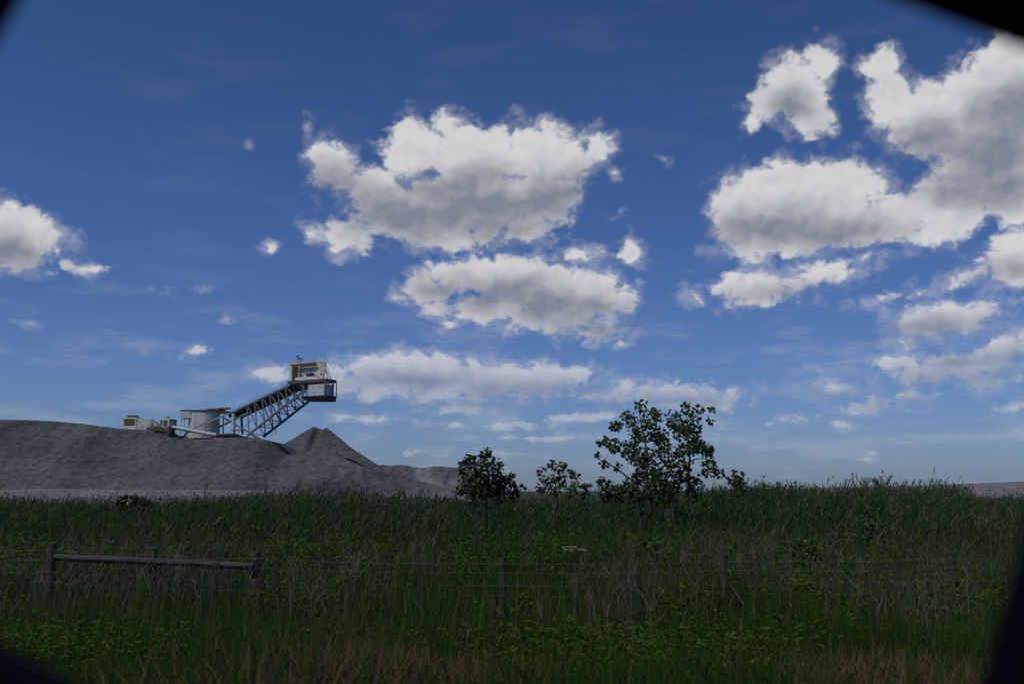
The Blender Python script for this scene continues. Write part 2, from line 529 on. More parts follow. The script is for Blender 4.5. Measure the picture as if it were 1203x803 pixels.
# supports under the low end
m = MB(); m.tube([onplane(274, 510), onplane(274.5, 486)], 0.5, 12)
m.build('support_column', M['grey_paint'], root)
m = MB(); m.tube([onplane(285, 510, 3.6), onplane(283, 483, 3.6)], 0.3, 10)
m.build('support_column', M['steel'], root)
m = MB(); m.beam(onplane(257, 511), onplane(257.5, 489), 0.34)
m.beam(onplane(262, 511, 2.5), onplane(262.5, 489, 2.5), 0.3)
m.build('support_post', M['blue_grey'], root)
m = MB(); m.beam(at(222, 505.5, 244.5), onplane(269, 485.5) - EY * .3, 0.42)
m.build('support_strut', M['blue_grey'], root)
m = MB()
m.beam(onplane(260, 488.5), onplane(304, 514.5), 0.34)
m.beam(onplane(258, 501), onplane(292, 484.5), 0.4)
m.beam(onplane(275, 497, W), onplane(304, 515, W), 0.3)
m.beam(onplane(287, 501), onplane(297, 492), 0.12)
m.beam(onplane(293, 509), onplane(303, 514, W), 0.4)
m.build('base_frame', M['steel'], root)
m = MB()
a, b = onplane(272, 505.5), onplane(285, 504.5)
m.beam(a, b, 0.9, 0.16)
for t in (0, .33, .66, 1):
    p = lerp(a, b, t)
    m.beam(p - Z_ * 1.2, p + Z_ * 0.9, 0.09)
m.beam(a + Z_ * .9, b + Z_ * .9, 0.07)
m.build('walkway', M['rust'], root)
# rusty feed platform over the tank
m = MB()
a, b = onplane(241, 485.5, 1.0), onplane(271, 484, 1.0)
m.beam(a, b, 3.0, 0.25)
m.beam(a + Z_ * 0.9, b + Z_ * 1.0, 0.14, 0.5)
for t in np.linspace(0, 1, 7):
    p = lerp(a, b, t) - EY * 1.4
    m.beam(p, p + Z_ * (1.1 + 0.25 * random.random()), 0.12)
m.beam(onplane(246, 481), onplane(262, 484), 0.14)
m.box(onplane(250, 484, 1.0), EX, EY, Z_, (0, -1, 0), (3.4, 1, 0.8))
m.build('feed_platform', M['rust'], root)

# head house
HX, HY = EX * 0.90, EY * 0.72
H0 = at(340.5, 447.5, 238.5)
head = MB(); head.box(H0, HX, HY, Z_, (-0.6, -0.3, -0.7), (12.6, 5.2, 0.0))
hh = head.build('head_deck', M['dark_steel'], root)
m = MB(); m.box(H0, HX, HY, Z_, (-0.1, -0.1, 0.0), (1.0, 0.06, 4.0))
m.box(H0, HX, HY, Z_, (-0.1, 0.06, 0.0), (0.0, 4.6, 4.0))
m.box(H0, HX, HY, Z_, (-0.45, -0.25, -0.1), (0.75, 0.3, 0.25))
m.build('end_wall', M['cream'], root)
m = MB(); m.box(H0, HX, HY, Z_, (2.2, 0.9, 0.0), (11.3, 1.02, 3.3))
for i in range(6):
    m.box(H0, HX, HY, Z_, (2.6 + i * 1.6, 0.82, 0.0), (2.72 + i * 1.6, 0.9, 3.3))
m.box(H0, HX, HY, Z_, (2.0, -0.25, 0.0), (11.6, -0.12, 0.75))
m.build('back_wall', M['white'], root)
m = MB(); m.box(H0, HX, HY, Z_, (0.2, 1.3, 4.05), (9.4, 4.8, 4.3))
m.box(H0, HX, HY, Z_, (-0.5, -0.3, 4.0), (9.5, 0.0, 4.3))
m.build('roof', M['cream'], root)
m = MB()
for d in (-0.2, 1.5, 3.0, 4.4):
    m.box(H0, HX, HY, Z_, (1.3, d, 3.4), (9.3, d + 0.22, 4.05))
for i in range(8):
    m.box(H0, HX, HY, Z_, (1.4 + i * 1.1, 1.6, 3.45), (1.6 + i * 1.1, 4.5, 3.85))
m.beam(H0 + HX * 1.2 - HY * .1 + Z_ * 3.9, H0 + HX * 1.2 - HY * .1, 0.55)
m.beam(H0 + HX * 1.5 + Z_ * 0.6, H0 + HX * 3.4 + Z_ * 3.4, 0.2)
m.beam(H0 + HX * 3.4 + Z_ * 0.2, H0 + HX * 4.3 + Z_ * 3.4, 0.2)
m.build('roof_beam', M['rust'], root)
m = MB()
m = MB(); m.beam(H0 + HX * 3.2 - HY * .1, H0 + HX * 3.2 - HY * .1 + Z_ * 3.6, 0.22)
m.build('frame_post', M['cream'], root)
for d in (-0.2, 1.9):
    m = MB()
    m.beam(H0 + HX * 9.2 + HY * d + Z_ * 4.2, H0 + HX * 11.4 + HY * d + Z_ * 1.4, 0.35)
    m.beam(H0 + HX * 11.4 + HY * d + Z_ * 1.4, H0 + HX * 11.6 + HY * d, 0.3)
    m.build('end_frame', M['cream'], root)

m = MB()
pts = [(9.6, 4.35), (10.5, 3.5), (11.4, 2.5), (12.3, 1.4), (13.2, 0.2)]
for d in (0.3, 1.7):
    for (s, z) in pts:
        b = H0 + HX * s + HY * d + Z_ * (z - 0.35)
        m.beam(b, b + Z_ * 1.25, 0.08)
    for (s0, z0), (s1, z1) in zip(pts[:-1], pts[1:]):
        for hgt in (0.9, 0.45):
            m.beam(H0 + HX * s0 + HY * d + Z_ * (z0 + hgt), H0 + HX * s1 + HY * d + Z_ * (z1 + hgt), 0.08)
        m.beam(H0 + HX * s0 + HY * d + Z_ * (z0 - .35), H0 + HX * s1 + HY * d + Z_ * (z1 - .35), 0.2)
for s0 in np.linspace(9.6, 13.2, 8):
    z = 4.0 - (s0 - 9.6) / 3.6 * 4.15
    m.beam(H0 + HX * s0 + HY * .3 + Z_ * z, H0 + HX * s0 + HY * 1.7 + Z_ * z, 0.22, 0.05)
m.build('stair_railing', M['white'], root)
m = MB()
for i in range(8):
    b = H0 + HX * (1.0 + i * 1.15) - HY * .2 + Z_ * 4.35
    m.beam(b, b + Z_ * 0.45, 0.06)
m.beam(H0 + HX * 1.0 - HY * .2 + Z_ * 4.8, H0 + HX * 9.1 - HY * .2 + Z_ * 4.8, 0.06)
m.build('roof_railing', M['cream'], root)
c = H0 + HX * 6.6 + HY * 0.2 + Z_ * 1.5
m = MB(); m.tube([c - HX * .8, c + HX * .8], 0.55, 14)
m.tube([c + HX * .9, c + HX * 1.4], [0.45, 0.25], 12)
m.build('motor', M['steel'], root)
m = MB(); m.box(H0, HX, HY, Z_, (5.9, -0.3, 0.78), (9.2, 0.75, 0.98))
m.build('motor_base', M['dark_steel'], root)
m = MB(); m.box(H0, HX, HY, Z_, (9.5, 0.0, 0.0), (10.6, 0.75, 2.3))
m.build('control_cabinet', M['white'], root)
m = MB()                         # white chute casing under the deck
m.box(H0, HX, HY, Z_, (6.5, -0.05, -3.9), (12.1, 4.2, -1.25))
for z in (-3.05, -2.1):
    m.box(H0, HX, HY, Z_, (6.55, -0.09, z), (12.05, -0.05, z + 0.06))
for s in (8.3, 10.2):
    m.box(H0, HX, HY, Z_, (s, -0.085, -3.85), (s + 0.06, -0.05, -1.3))
m.build('chute_casing', M['blue_grey'], root)
m = MB()
P = lambda s, d, z: H0 + HX * s + HY * d + Z_ * z
m.hexa([P(5.4, 1.2, -5.0), P(12.6, 1.0, -5.3), P(12.9, 4.6, -5.3), P(5.4, 4.6, -5.0),
        P(4.2, -0.1, -3.95), P(12.5, -0.1, -3.95), P(13.2, 4.7, -3.95), P(4.2, 4.7, -3.95)])
m.build('discharge_hopper', M['dark_steel'], root)
m = MB()
for d in (0.0, 4.2):
    m = MB()
    for (s0, s1) in ((6.6, 8.4), (8.4, 10.2), (10.2, 12.0)):
        m.beam(P(s0, d, -1.25), P((s0 + s1) / 2, d, -0.6), 0.14)
        m.beam(P((s0 + s1) / 2, d, -0.6), P(s1, d, -1.25), 0.14)
    m.beam(P(12.2, d, -0.6), P(12.2, d, -4.0), 0.3)
    m.beam(P(13.0, d + .4, -0.6), P(13.0, d + .4, -4.0), 0.25)
    m.beam(P(3.6, d, -0.6), P(6.6, d, -3.9), 0.25)
    m.beam(P(5.0, d, -3.9), P(5.0, d, -0.6), 0.22)
    m.build('hanger_frame', M['steel'], root)
m = MB()
for (s, hgt) in ((1.9, 1.5), (2.9, 0.9)):
    b = P(s, 1.0, 4.35)
    m.tube([b, b + Z_ * hgt], 0.13, 6)
    m.box(b + Z_ * (hgt - .1), HX, HY, Z_, (-.4, -.25, 0), (.3, .25, .4))
m.build('beacon_mast', M['dark_steel'], root)

# drum tank beside the boom foot
tc_ = at(239.5, 508, 251)
root = empty('storage_tank', tc_)
tag(root, 'pale grey round tank with an overhanging rim box, left of the boom', 'tank')
zt = at(239, 482.5, 251).z - tc_.z
R_ = 3.75
m = MB(); m.tube([tc_ - Z_ * 1.5, tc_ + Z_ * (zt - .35)], R_, 40)
m.build('shell', M['grey_paint'], root)
m = MB()
for zz in (zt - .35,):
    m.tube([tc_ + Z_ * zz, tc_ + Z_ * (zz + .35)], R_ + 0.14, 40)
m.build('rim', M['dark_steel'], root)
m = MB()
m.box(tc_, X_, Y_, Z_, (-5.15, -3.0, zt - 2.0), (-2.2, 1.2, zt - .12))
m.build('overflow_box', M['grey_paint'], root)
m = MB()
m.box(tc_, X_, Y_, Z_, (-5.22, -3.07, zt - .14), (-2.1, 1.27, zt + .08))
m.build('overflow_rim', M['dark_steel'], root)
m = MB()
for k in range(4):
    a = math.radians(205 + k * 43)
    p = tc_ + Vector((math.cos(a) * (R_ + .03), math.sin(a) * (R_ + .03), -1.2))
    m.beam(p, p + Z_ * (zt + .6), 0.06)
m.build('stiffeners', M['grey_paint'], root)
m = MB()
m.tube([tc_ + Vector((-5.0, -2.6, -0.6)), tc_ + Vector((-4.9, -2.6, zt - 2.0))], 0.1, 6)
m.tube([tc_ + Vector((-4.2, -2.6, -0.6)), tc_ + Vector((-4.2, -2.6, zt - 2.0))], 0.12, 6)
m.build('drain_pipe', M['white'], root)

# machinery container, far left on the crest
B0 = at(144.5, 503.2, 246)
px1 = 246 / F
root = empty('machinery_container', B0)
tag(root, 'white machinery container with an olive grille and black rooftop stacks', 'container')
m = MB(); m.box(B0, X_, Y_, Z_, (0, 0, -.6), (15 * px1, 4, 13.4 * px1))
m.box(B0, X_, Y_, Z_, (15 * px1, 0.15, -.6), (31.5 * px1, 3.8, 11.5 * px1))
for i in range(9):
    m.box(B0, X_, Y_, Z_, ((15.5 + i * 1.8) * px1, 0.09, -.3), ((15.8 + i * 1.8) * px1, 0.15, 11.2 * px1))
m.build('casing', M['white'], root)
m = MB(); m.box(B0, X_, Y_, Z_, (0.2, -.06, 4.0 * px1), (13.4 * px1, 0, 11.8 * px1))
for i in range(12):
    m.box(B0, X_, Y_, Z_, (0.3 + i * 0.2, -.1, 4.1 * px1), (0.36 + i * .2, -.06, 11.7 * px1))
m.build('grille', M['tarp'], root)
for i, w in enumerate((2.6, 2.0, 2.6, 1.8, 2.2)):
    m = MB(); x0 = (2.2 + i * 2.75) * px1
    m.box(B0, X_, Y_, Z_, (x0, .6, 13.4 * px1), (x0 + w * px1 * .85, 1.6, (15.0 + (i % 2) * .5) * px1))
    m.tube([B0 + X_ * (x0 + .2) + Y_ * 1.1 + Z_ * 15 * px1, B0 + X_ * (x0 + .2) + Y_ * 1.1 + Z_ * (15.9 + (i % 3) * .3) * px1], 0.13, 6)
    m.build('exhaust_stack', M['rubber'], root)
for d in (0, 3.2):
    m = MB()
    for x in (-4.5, -2.5, -0.3):
        b = B0 + X_ * x * px1 + Y_ * d
        m.beam(b - Z_ * .5, b + Z_ * 15.3 * px1, 0.09)
    for hgt in (3, 6, 9, 12, 15.2):
        m.beam(B0 + X_ * -4.6 * px1 + Y_ * d + Z_ * hgt * px1, B0 + Y_ * d + Z_ * hgt * px1, 0.06)
    m.build('ladder_frame', M['white'], root)
m = MB()
for i in range(5):
    b = B0 + X_ * (31.8 + i * 2.0) * px1 - Y_ * .1
    m.beam(b - Z_ * .4, b + Z_ * (11.4 - i * .6) * px1, 0.1)
for hgt in (3.5, 7.4, 10.8):
    m.beam(B0 + X_ * 31.5 * px1 + Z_ * hgt * px1, B0 + X_ * 40 * px1 + Z_ * (hgt - 1.5) * px1, 0.09)
m.box(B0, X_, Y_, Z_, (31.6 * px1, 1.2, -.4), (38 * px1, 3.4, 6.5 * px1))
m.build('platform_railing', M['white'], root)
m = MB(); m.box(B0, X_, Y_, Z_, (32 * px1, .5, 1.6 * px1), (37 * px1, 1.1, 4.4 * px1))
m.build('control_panel', M['dark_steel'], root)

# operator cab
C0 = at(187, 503.5, 245)
root = empty('operator_cab', C0)
tag(root, 'small white operator cab with a teal window beside the grey pipe', 'cab')
prof = [(0, 0), (11.5, 0), (11.5, 10.3), (10.2, 12.4), (6.5, 13.9), (1.6, 12.6), (0.3, 10.2)]
m = MB()
fr = [C0 + X_ * x * px1 + Z_ * z * px1 for x, z in prof]
bk = [p + Y_ * 3.0 for p in fr]
nn = len(prof)
m.add(fr + bk, [tuple(range(nn)), tuple(range(2 * nn - 1, nn - 1, -1))] + [(i, (i + 1) % nn, nn + (i + 1) % nn, nn + i) for i in range(nn)])
m.build('shell', M['white'], root)
m = MB(); m.box(C0, X_, Y_, Z_, (4.5 * px1, -.04, 3.0 * px1), (9.4 * px1, -.005, 10.2 * px1))
m.build('window', M['glass'], root)
m = MB(); m.box(C0, X_, Y_, Z_, (1.0 * px1, -.04, 4.6 * px1), (3.4 * px1, -.005, 10.2 * px1))
m.build('window', M['glass'], root)
m = MB(); m.box(C0, X_, Y_, Z_, (12.4 * px1, 0.1, -.3), (16.0 * px1, 2.6, 10.6 * px1))
m.build('side_housing', M['steel'], root)
m = MB(); m.box(C0, X_, Y_, Z_, (11.8 * px1, -0.05, 10.6 * px1), (16.4 * px1, 2.8, 11.2 * px1))
m.box(C0, X_, Y_, Z_, (5.0 * px1, 0.6, 13.4 * px1), (8.6 * px1, 2.2, 14.4 * px1))
m.build('roof_unit', M['rust'], root)
m = MB(); m.beam(C0 + X_ * -3.6 * px1 + Z_ * 7.6 * px1 - Y_ * .2, C0 + X_ * 3.2 * px1 + Z_ * 1.5 * px1 - Y_ * .2, 0.3)
m.build('access_ramp', M['steel'], root)

# rusty skid under the cab
S0 = at(176, 505.0, 241.5)
m = MB()
a0, b0 = at(174, 503.2, 241.5), at(203, 509.8, 241.5)
m.beam(a0, b0, 2.2, 0.6)
m.beam(at(182, 503.4, 241), at(203, 505, 241), 2.2, 1.0)
m.box(at(193, 509, 240), X_, Y_, Z_, (0, 0, -.8), (1.6, 2.0, 0.7))
m.box(at(196, 508.5, 239.6), X_, Y_, Z_, (0, 0, -.3), (.5, .5, 1.6))
o = m.build('skid_base', M['rust'])
tag(o, 'rust-brown steel skid lying below the white operator cab', 'skid')

# slurry pipe + bent hose
m = MB()
m.tube([at(203, 501.5, 243), at(222, 505.2, 243), at(240, 508.6, 243), at(254, 510.8, 243)], 0.43, 14)
m.tube([at(221, 505, 243), at(223, 505.4, 243)], 0.56, 14)
m.tube([at(239, 508.4, 243), at(240.6, 508.7, 243)], 0.56, 14)
tag(m.build('slurry_pipe', M['pipe'], smooth=False), 'thick pale grey pipe running along the foot of the tank', 'pipe')
m = MB()
m.tube([at(203, 505, 241.5), at(206, 510, 241.2), at(211, 513.3, 241), at(216, 512.6, 241), at(220, 507, 242)], 0.3, 10)
tag(m.build('drain_hose', M['rubber'], smooth=True), 'black bent hose hanging under the grey pipe', 'hose')
m = MB()
for k in range(8):
    p = at(252 + k * 1.8 + random.random(), 514.8 + random.random() * 1.2, 239.2)
    m.box(p, X_, Y_, Z_, (0, -.2, -.1), (.25 + .2 * random.random(), .3, .2 + .15 * random.random()))
tag(m.build('rubble', M['white']), 'loose whitish rubble on the gravel below the boom foot', 'rubble', kind='stuff')

m = MB()  # near-black tapered tube laid along the crest below the boom foot
m.tube([at(249, 512.6, 239.5), at(258, 511.4, 239.2), at(268, 510.8, 239), at(277, 511.0, 239.2), at(288, 513.5, 239.6)], [0.15, 0.42, 0.5, 0.45, 0.15], 10)
tag(m.build('dark_ridge', M['rubber'], smooth=True), 'dark ridge along the crest under the boom foot', 'dirt ridge')

# ------------------------------------------------------------------ plants: blade and leaf generators
def unit(v):
    return v / np.maximum(np.linalg.norm(v, axis=1, keepdims=True), 1e-9)

class Batch:
    def __init__(self):
        self.V, self.Q, self.T, self.C, self.n = [], [], [], [], 0
    def blades(self, base, dirn, length, width, sag, tint, seg=2, prof=None, facing=None):
        N = len(base)
        if N == 0: return
        prof = prof or {1: [1.0], 2: [0.75, 1.0], 3: [0.8, 1.0, 0.7]}[seg]
        r = RNG.normal(size=(N, 3)) if facing is None else facing
        side = unit(np.cross(dirn, r))
        pts = []
        for k in range(seg + 1):
            t = k / seg
            c = base + dirn * (length * t)[:, None]
            c[:, 2] -= sag * length * t * t
            if k < seg:
                w = (width * prof[k] * 0.5)[:, None]
                pts += [c - side * w, c + side * w]
            else:
                pts.append(c)
        nv = 2 * seg + 1
        V = np.stack(pts, 1).reshape(-1, 3)
        b = self.n + np.arange(N) * nv
        for k in range(seg - 1):
            self.Q.append(np.stack([b + 2 * k, b + 2 * k + 1, b + 2 * k + 3, b + 2 * k + 2], 1))
        self.T.append(np.stack([b + nv - 3, b + nv - 2, b + nv - 1], 1))
        self.V.append(V)
        self.C.append(np.repeat(tint, nv))
        self.n += N * nv
    def leaves(self, base, dirn, up, length, width, tint, fold=0.25):
        """rounded leaf of two quads folded along the midrib"""
        N = len(base)
        if N == 0: return
        side = unit(np.cross(dirn, up))
        nrm = unit(np.cross(side, dirn))
        L, Wd = length[:, None], width[:, None]
        tip = base + dirn * L - nrm * L * 0.12
        pt = lambda s, t, w: base + dirn * L * t + side * (s * Wd * 0.5 * w) + nrm * (Wd * fold * w * 0.5)
        P = [base, pt(1, .28, .92), pt(1, .68, .78), tip, pt(-1, .68, .78), pt(-1, .28, .92)]
        V = np.stack(P, 1).reshape(-1, 3)
        b = self.n + np.arange(N) * 6
        self.Q.append(np.stack([b, b + 1, b + 2, b + 3], 1))
        self.Q.append(np.stack([b, b + 3, b + 4, b + 5], 1))
        self.V.append(V)
        self.C.append(np.repeat(tint, 6))
        self.n += N * 6
    def build(self, name, mat, parent=None):
        Q = np.concatenate(self.Q) if self.Q else np.zeros((0, 4), int)
        T = np.concatenate(self.T) if self.T else np.zeros((0, 3), int)
        return np_mesh(name, np.concatenate(self.V), Q, T, mat, np.concatenate(self.C), parent)

def scatter(n, y0, y1, half=0.56, pad=2.0, power=1.0):
    """points over the ground wedge the photograph can see (a little wider)"""
    y = y0 + (y1 - y0) * RNG.random(n) ** power
    x = (RNG.random(n) * 2 - 1) * (half * y + pad)
    return x, y

def thin(x, y, keep):
    k = RNG.random(len(x)) < keep
    return x[k], y[k]

TOPX = np.array([-300, 0, 60, 110, 160, 220, 300, 400, 470, 540, 620, 700, 800, 850, 880, 920, 950, 975, 1000, 1060, 1120, 1136, 1203, 1500])
TOPY = np.array([583, 581, 583, 586, 588, 581, 577, 574, 577, 580, 583, 580, 574, 566, 559, 563, 570, 572, 563, 564, 567, 584, 585, 585])
def reed_top(x, y):
    az = x / y * F + 601.5
    t = np.interp(az, TOPX, TOPY)
    return EYE + (578 - t) * 34.0 / F

def reeds(b, x, y, h, tint, leaf_n=10, lw=0.019, plume=0.3):
    N = len(x)
    base = np.stack([x, y, ground_z(x, y) - 0.02], 1)
    lean = RNG.normal(size=(N, 2)) * 0.07 + np.array([0.05, 0.0])
    d = unit(np.concatenate([lean, np.ones((N, 1))], 1))
    b.blades(base, d, h, np.full(N, 0.013), np.zeros(N), tint * 0.9, 2, [1.0, 0.8])
    for k in range(leaf_n):
        t = 0.30 + 0.68 * (k + RNG.random(N)) / leaf_n
        p = base + d * (h * t)[:, None]
        a = RNG.random(N) * 2 * np.pi
        el = 0.95 + RNG.random(N) * 0.5
        ld = unit(np.stack([np.cos(a) * np.cos(el) + 0.18, np.sin(a) * np.cos(el), np.sin(el)], 1))
        ll = (0.34 + 0.22 * RNG.random(N)) * np.clip(1.25 - 0.75 * t, 0.35, 1)
        b.blades(p, ld, ll, lw * (0.7 + 0.6 * RNG.random(N)), 0.05 + 0.35 * RNG.random(N), np.clip(tint + RNG.normal(size=N) * 0.07, 0, 1), 2)
    m = RNG.random(N) < plume
    if m.any():
        tp = base[m] + d[m] * h[m][:, None]
        nn = m.sum()
        for k in range(5):
            a = RNG.random(nn) * 2 * np.pi
            ld = unit(np.stack([np.cos(a) * 0.35 + .15, np.sin(a) * 0.35, np.ones(nn)], 1))
            b.blades(tp - d[m] * 0.12 * RNG.random(nn)[:, None], ld, 0.10 + 0.12 * RNG.random(nn), np.full(nn, 0.022), np.full(nn, 0.25), np.clip(0.6 + 0.35 * RNG.random(nn), 0, 1), 2)

# reed bed --------------------------------------------------------------
b = Batch()
x, y = scatter(29000, 19.5, 62, power=1.25)
edge = 25.5 + 9.0 * fbm(x * 0.14, y * 0.14, 71, 3) + 1.0 * np.sin(x * 0.4)
k = (y > edge) | (RNG.random(len(y)) < 0.16 * sstep(18, 25, y))
x, y = x[k], y[k]
tall = (RNG.random(len(x)) < 0.10) * RNG.random(len(x)) * 0.42
h = reed_top(x, y) + tall - np.abs(RNG.normal(size=len(x))) * 0.30 - 1.0 * (fbm(x * 0.55, y * 0.4, 77, 3) + 0.20) - 0.9 * sstep(26, 20, y)
az = x / y * F + 601.5
tint = np.clip(0.38 + 0.55 * fbm(x * 0.15, y * 0.2, 81, 3) + RNG.normal(size=len(x)) * 0.14, 0, 0.84)
dead = RNG.random(len(x)) < (0.08 + 0.24 * (fbm(x * 0.25, y * 0.25, 85, 2) > 0.08))
tint = np.where(dead, 0.86 + 0.14 * RNG.random(len(x)), tint)
reeds(b, x, y, np.clip(h - ground_z(x, y), 1.0, 4), tint)
o = b.build('reed_bed', M['reed'])
tag(o, 'dense dark green reeds filling the field beyond the wire fence', 'reeds', kind='stuff')

# tall grass and leafy undergrowth between verge and reeds ----------------
b = Batch()
x, y = scatter(105000, 11.5, 33, power=1.0)
cl = fbm(x * 0.35, y * 0.35, 91, 3)
x, y = thin(x, y, np.clip(0.55 + 1.6 * cl, 0.12, 1))
N = len(x)
hh = 0.42 + 0.75 * sstep(11.5, 17, y) * (0.75 + 0.5 * fbm(x * 0.25, y * 0.1, 97, 2)) + 0.5 * sstep(17, 26, y) + 0.45 * RNG.random(N) ** 2 + 1.1 * fbm(x * 0.5, y * 0.5, 93, 3)
base = np.stack([x, y, ground_z(x, y) - 0.02], 1)
ln = RNG.normal(size=(N, 2)) * 0.15
d = unit(np.concatenate([ln, np.ones((N, 1))], 1))
tint = np.clip(0.45 + 0.7 * fbm(x * 0.3, y * 0.3, 95, 3) + RNG.normal(size=N) * 0.15, 0, 0.8)
tint = np.where(RNG.random(N) < 0.07, 0.85 + 0.15 * RNG.random(N), tint)
b.blades(base, d, np.clip(hh, 0.3, 1.9), 0.008 + 0.010 * RNG.random(N), 0.03 + 0.22 * RNG.random(N), tint, 3)
o = b.build('tall_grass', M['grass'])
tag(o, 'tall green grass growing around the wire fence', 'grass', kind='stuff')

b = Batch()
x, y = scatter(3000, 15.5, 31)
cl = fbm(x * 0.28, y * 0.28, 101, 3)
k = cl > 0.05
x, y, cl = x[k], y[k], cl[k]
hw = 0.55 + 0.5 * sstep(16, 24, y) + 0.9 * np.clip(cl, 0, 0.4) + 0.25 * RNG.random(len(x))
reps = 26
X2 = np.repeat(x, reps); Y2 = np.repeat(y, reps); H2 = np.repeat(hw, reps)
N = len(X2)
t = RNG.random(N) ** 0.6
sp = 0.28 * (0.4 + 0.6 * np.sin(np.pi * np.clip(t, 0.1, 0.95)))
p = np.stack([X2 + RNG.normal(size=N) * sp, Y2 + RNG.normal(size=N) * sp, ground_z(X2, Y2) + H2 * t], 1)
a = RNG.random(N) * 2 * np.pi
ld = unit(np.stack([np.cos(a), np.sin(a), RNG.normal(size=N) * 0.35], 1))
upv = unit(np.stack([RNG.normal(size=N) * .45, RNG.normal(size=N) * .45, np.ones(N)], 1))
lt = np.clip(0.42 + 0.8 * fbm(X2 * 0.4, Y2 * 0.4, 103, 2) + 0.18 * RNG.normal(size=N), 0, 1)
ls = 0.05 + 0.06 * RNG.random(N)
b.leaves(p, ld, upv, ls, ls * 0.7, lt)
o = b.build('leafy_weeds', M['weed'])
tag(o, 'bright green leafy weeds growing in clumps behind the fence', 'weeds', kind='stuff')

b = Batch()
x, y = scatter(15500, 13.0, 30)
cl = fbm(x * 0.45, y * 0.3, 111, 3)
x, y = thin(x, y, np.clip(0.22 + 3.2 * cl, 0.04, 1) * (0.25 + 0.75 * sstep(13.5, 16.5, y)))
N = len(x)
base = np.stack([x, y, ground_z(x, y) - 0.02], 1)
ln = RNG.normal(size=(N, 2)) * 0.10
d = unit(np.concatenate([ln, np.ones((N, 1))], 1))
hh = 0.7 + 0.6 * RNG.random(N) + 0.9 * np.clip(fbm(x * 0.6, y * 0.4, 113, 2) + .15, 0, 1) * (y > 15.5)
tint = np.clip(0.5 + 0.22 * RNG.normal(size=N), 0, 1)
b.blades(base, d, hh, 0.009 + 0.007 * RNG.random(N), 0.06 * RNG.random(N), tint, 3)
for k in range(5):
    t = 0.35 + 0.65 * RNG.random(N)
    pp = base + d * (hh * t)[:, None]
    a = RNG.random(N) * 2 * np.pi
    el = 0.75 + RNG.random(N) * 0.75
    ld = unit(np.stack([np.cos(a) * np.cos(el), np.sin(a) * np.cos(el), np.sin(el)], 1))
    b.blades(pp, ld, 0.15 + 0.3 * RNG.random(N), np.full(N, 0.008), 0.12 * RNG.random(N), np.clip(tint + .1 * RNG.normal(size=N), 0, 1), 2)
o = b.build('dead_stalks', M['dead'])
tag(o, 'patches of dry grey brown dead stalks along the fence', 'dry stalks', kind='stuff')

# verge grass -------------------------------------------------------------
b = Batch()
x, y = scatter(90000, 5.2, 15.5, half=0.58, pad=1.5)
N = len(x)
base = np.stack([x, y, ground_z(x, y) - 0.02], 1)
brown = fbm(x * 0.30, y * 0.22, 121, 3) * 2.6 + 0.55 - 0.9 * sstep(9.3, 12.5, y)
brown = brown - 1.2 * sstep(-2.2, -3.6, x)      # left end of the verge stays green
ln = RNG.normal(size=(N, 2)) * 0.28
d = unit(np.concatenate([ln, np.ones((N, 1))], 1))
hh = 0.16 + 0.30 * RNG.random(N) ** 1.6 + 1.0 * np.clip(fbm(x * 0.55, y * 0.5, 123, 3) + 0.08, 0, 1) + 0.25 * sstep(10, 14, y)
tint = np.clip(0.30 + 0.8 * fbm(x * 0.6, y * 0.6, 125, 3) + 0.14 * RNG.normal(size=N), 0, 0.62)
brown = brown + 0.5 * np.exp(-((x + 0.9) / 1.1) ** 2) * sstep(9.8, 8.2, y) + 0.35 * np.exp(-((x - 2.9) / 1.3) ** 2) * sstep(10.2, 8.4, y)
brown = brown - 0.8 * np.exp(-((x - 0.85) / 0.55) ** 2)
isb = RNG.random(N) < np.clip(brown, 0.02, 0.92)
tint = np.where(isb, 0.72 + 0.28 * RNG.random(N), tint)
hh = np.where(isb, hh * 0.95 + 0.05, hh)
b.blades(base, d, hh, np.where(isb, 0.004, 0.006) + 0.006 * RNG.random(N), 0.08 + 0.4 * RNG.random(N), tint, 3)
nb = 4500
x, y = scatter(nb, 8, 15.5, half=0.58, pad=1.5)
k = fbm(x * 0.5, y * 0.5, 127, 3) > 0.12
x, y = x[k], y[k]
reps = 7
X2, Y2 = np.repeat(x, reps), np.repeat(y, reps)
N = len(X2)
p = np.stack([X2 + RNG.normal(size=N) * .14, Y2 + RNG.normal(size=N) * .14, ground_z(X2, Y2) + 0.12 + 0.5 * RNG.random(N)], 1)
a = RNG.random(N) * 2 * np.pi
ld = unit(np.stack([np.cos(a), np.sin(a), RNG.normal(size=N) * 0.4], 1))
upv = unit(np.stack([RNG.normal(size=N) * .5, RNG.normal(size=N) * .5, np.ones(N)], 1))
ls = 0.03 + 0.06 * RNG.random(N)
b.leaves(p, ld, upv, ls, ls * .34, np.clip(0.42 + 0.12 * RNG.normal(size=N), 0, .66))
o = b.build('verge_grass', M['verge'])
tag(o, 'short green roadside grass with reddish brown dry patches', 'grass', kind='stuff')

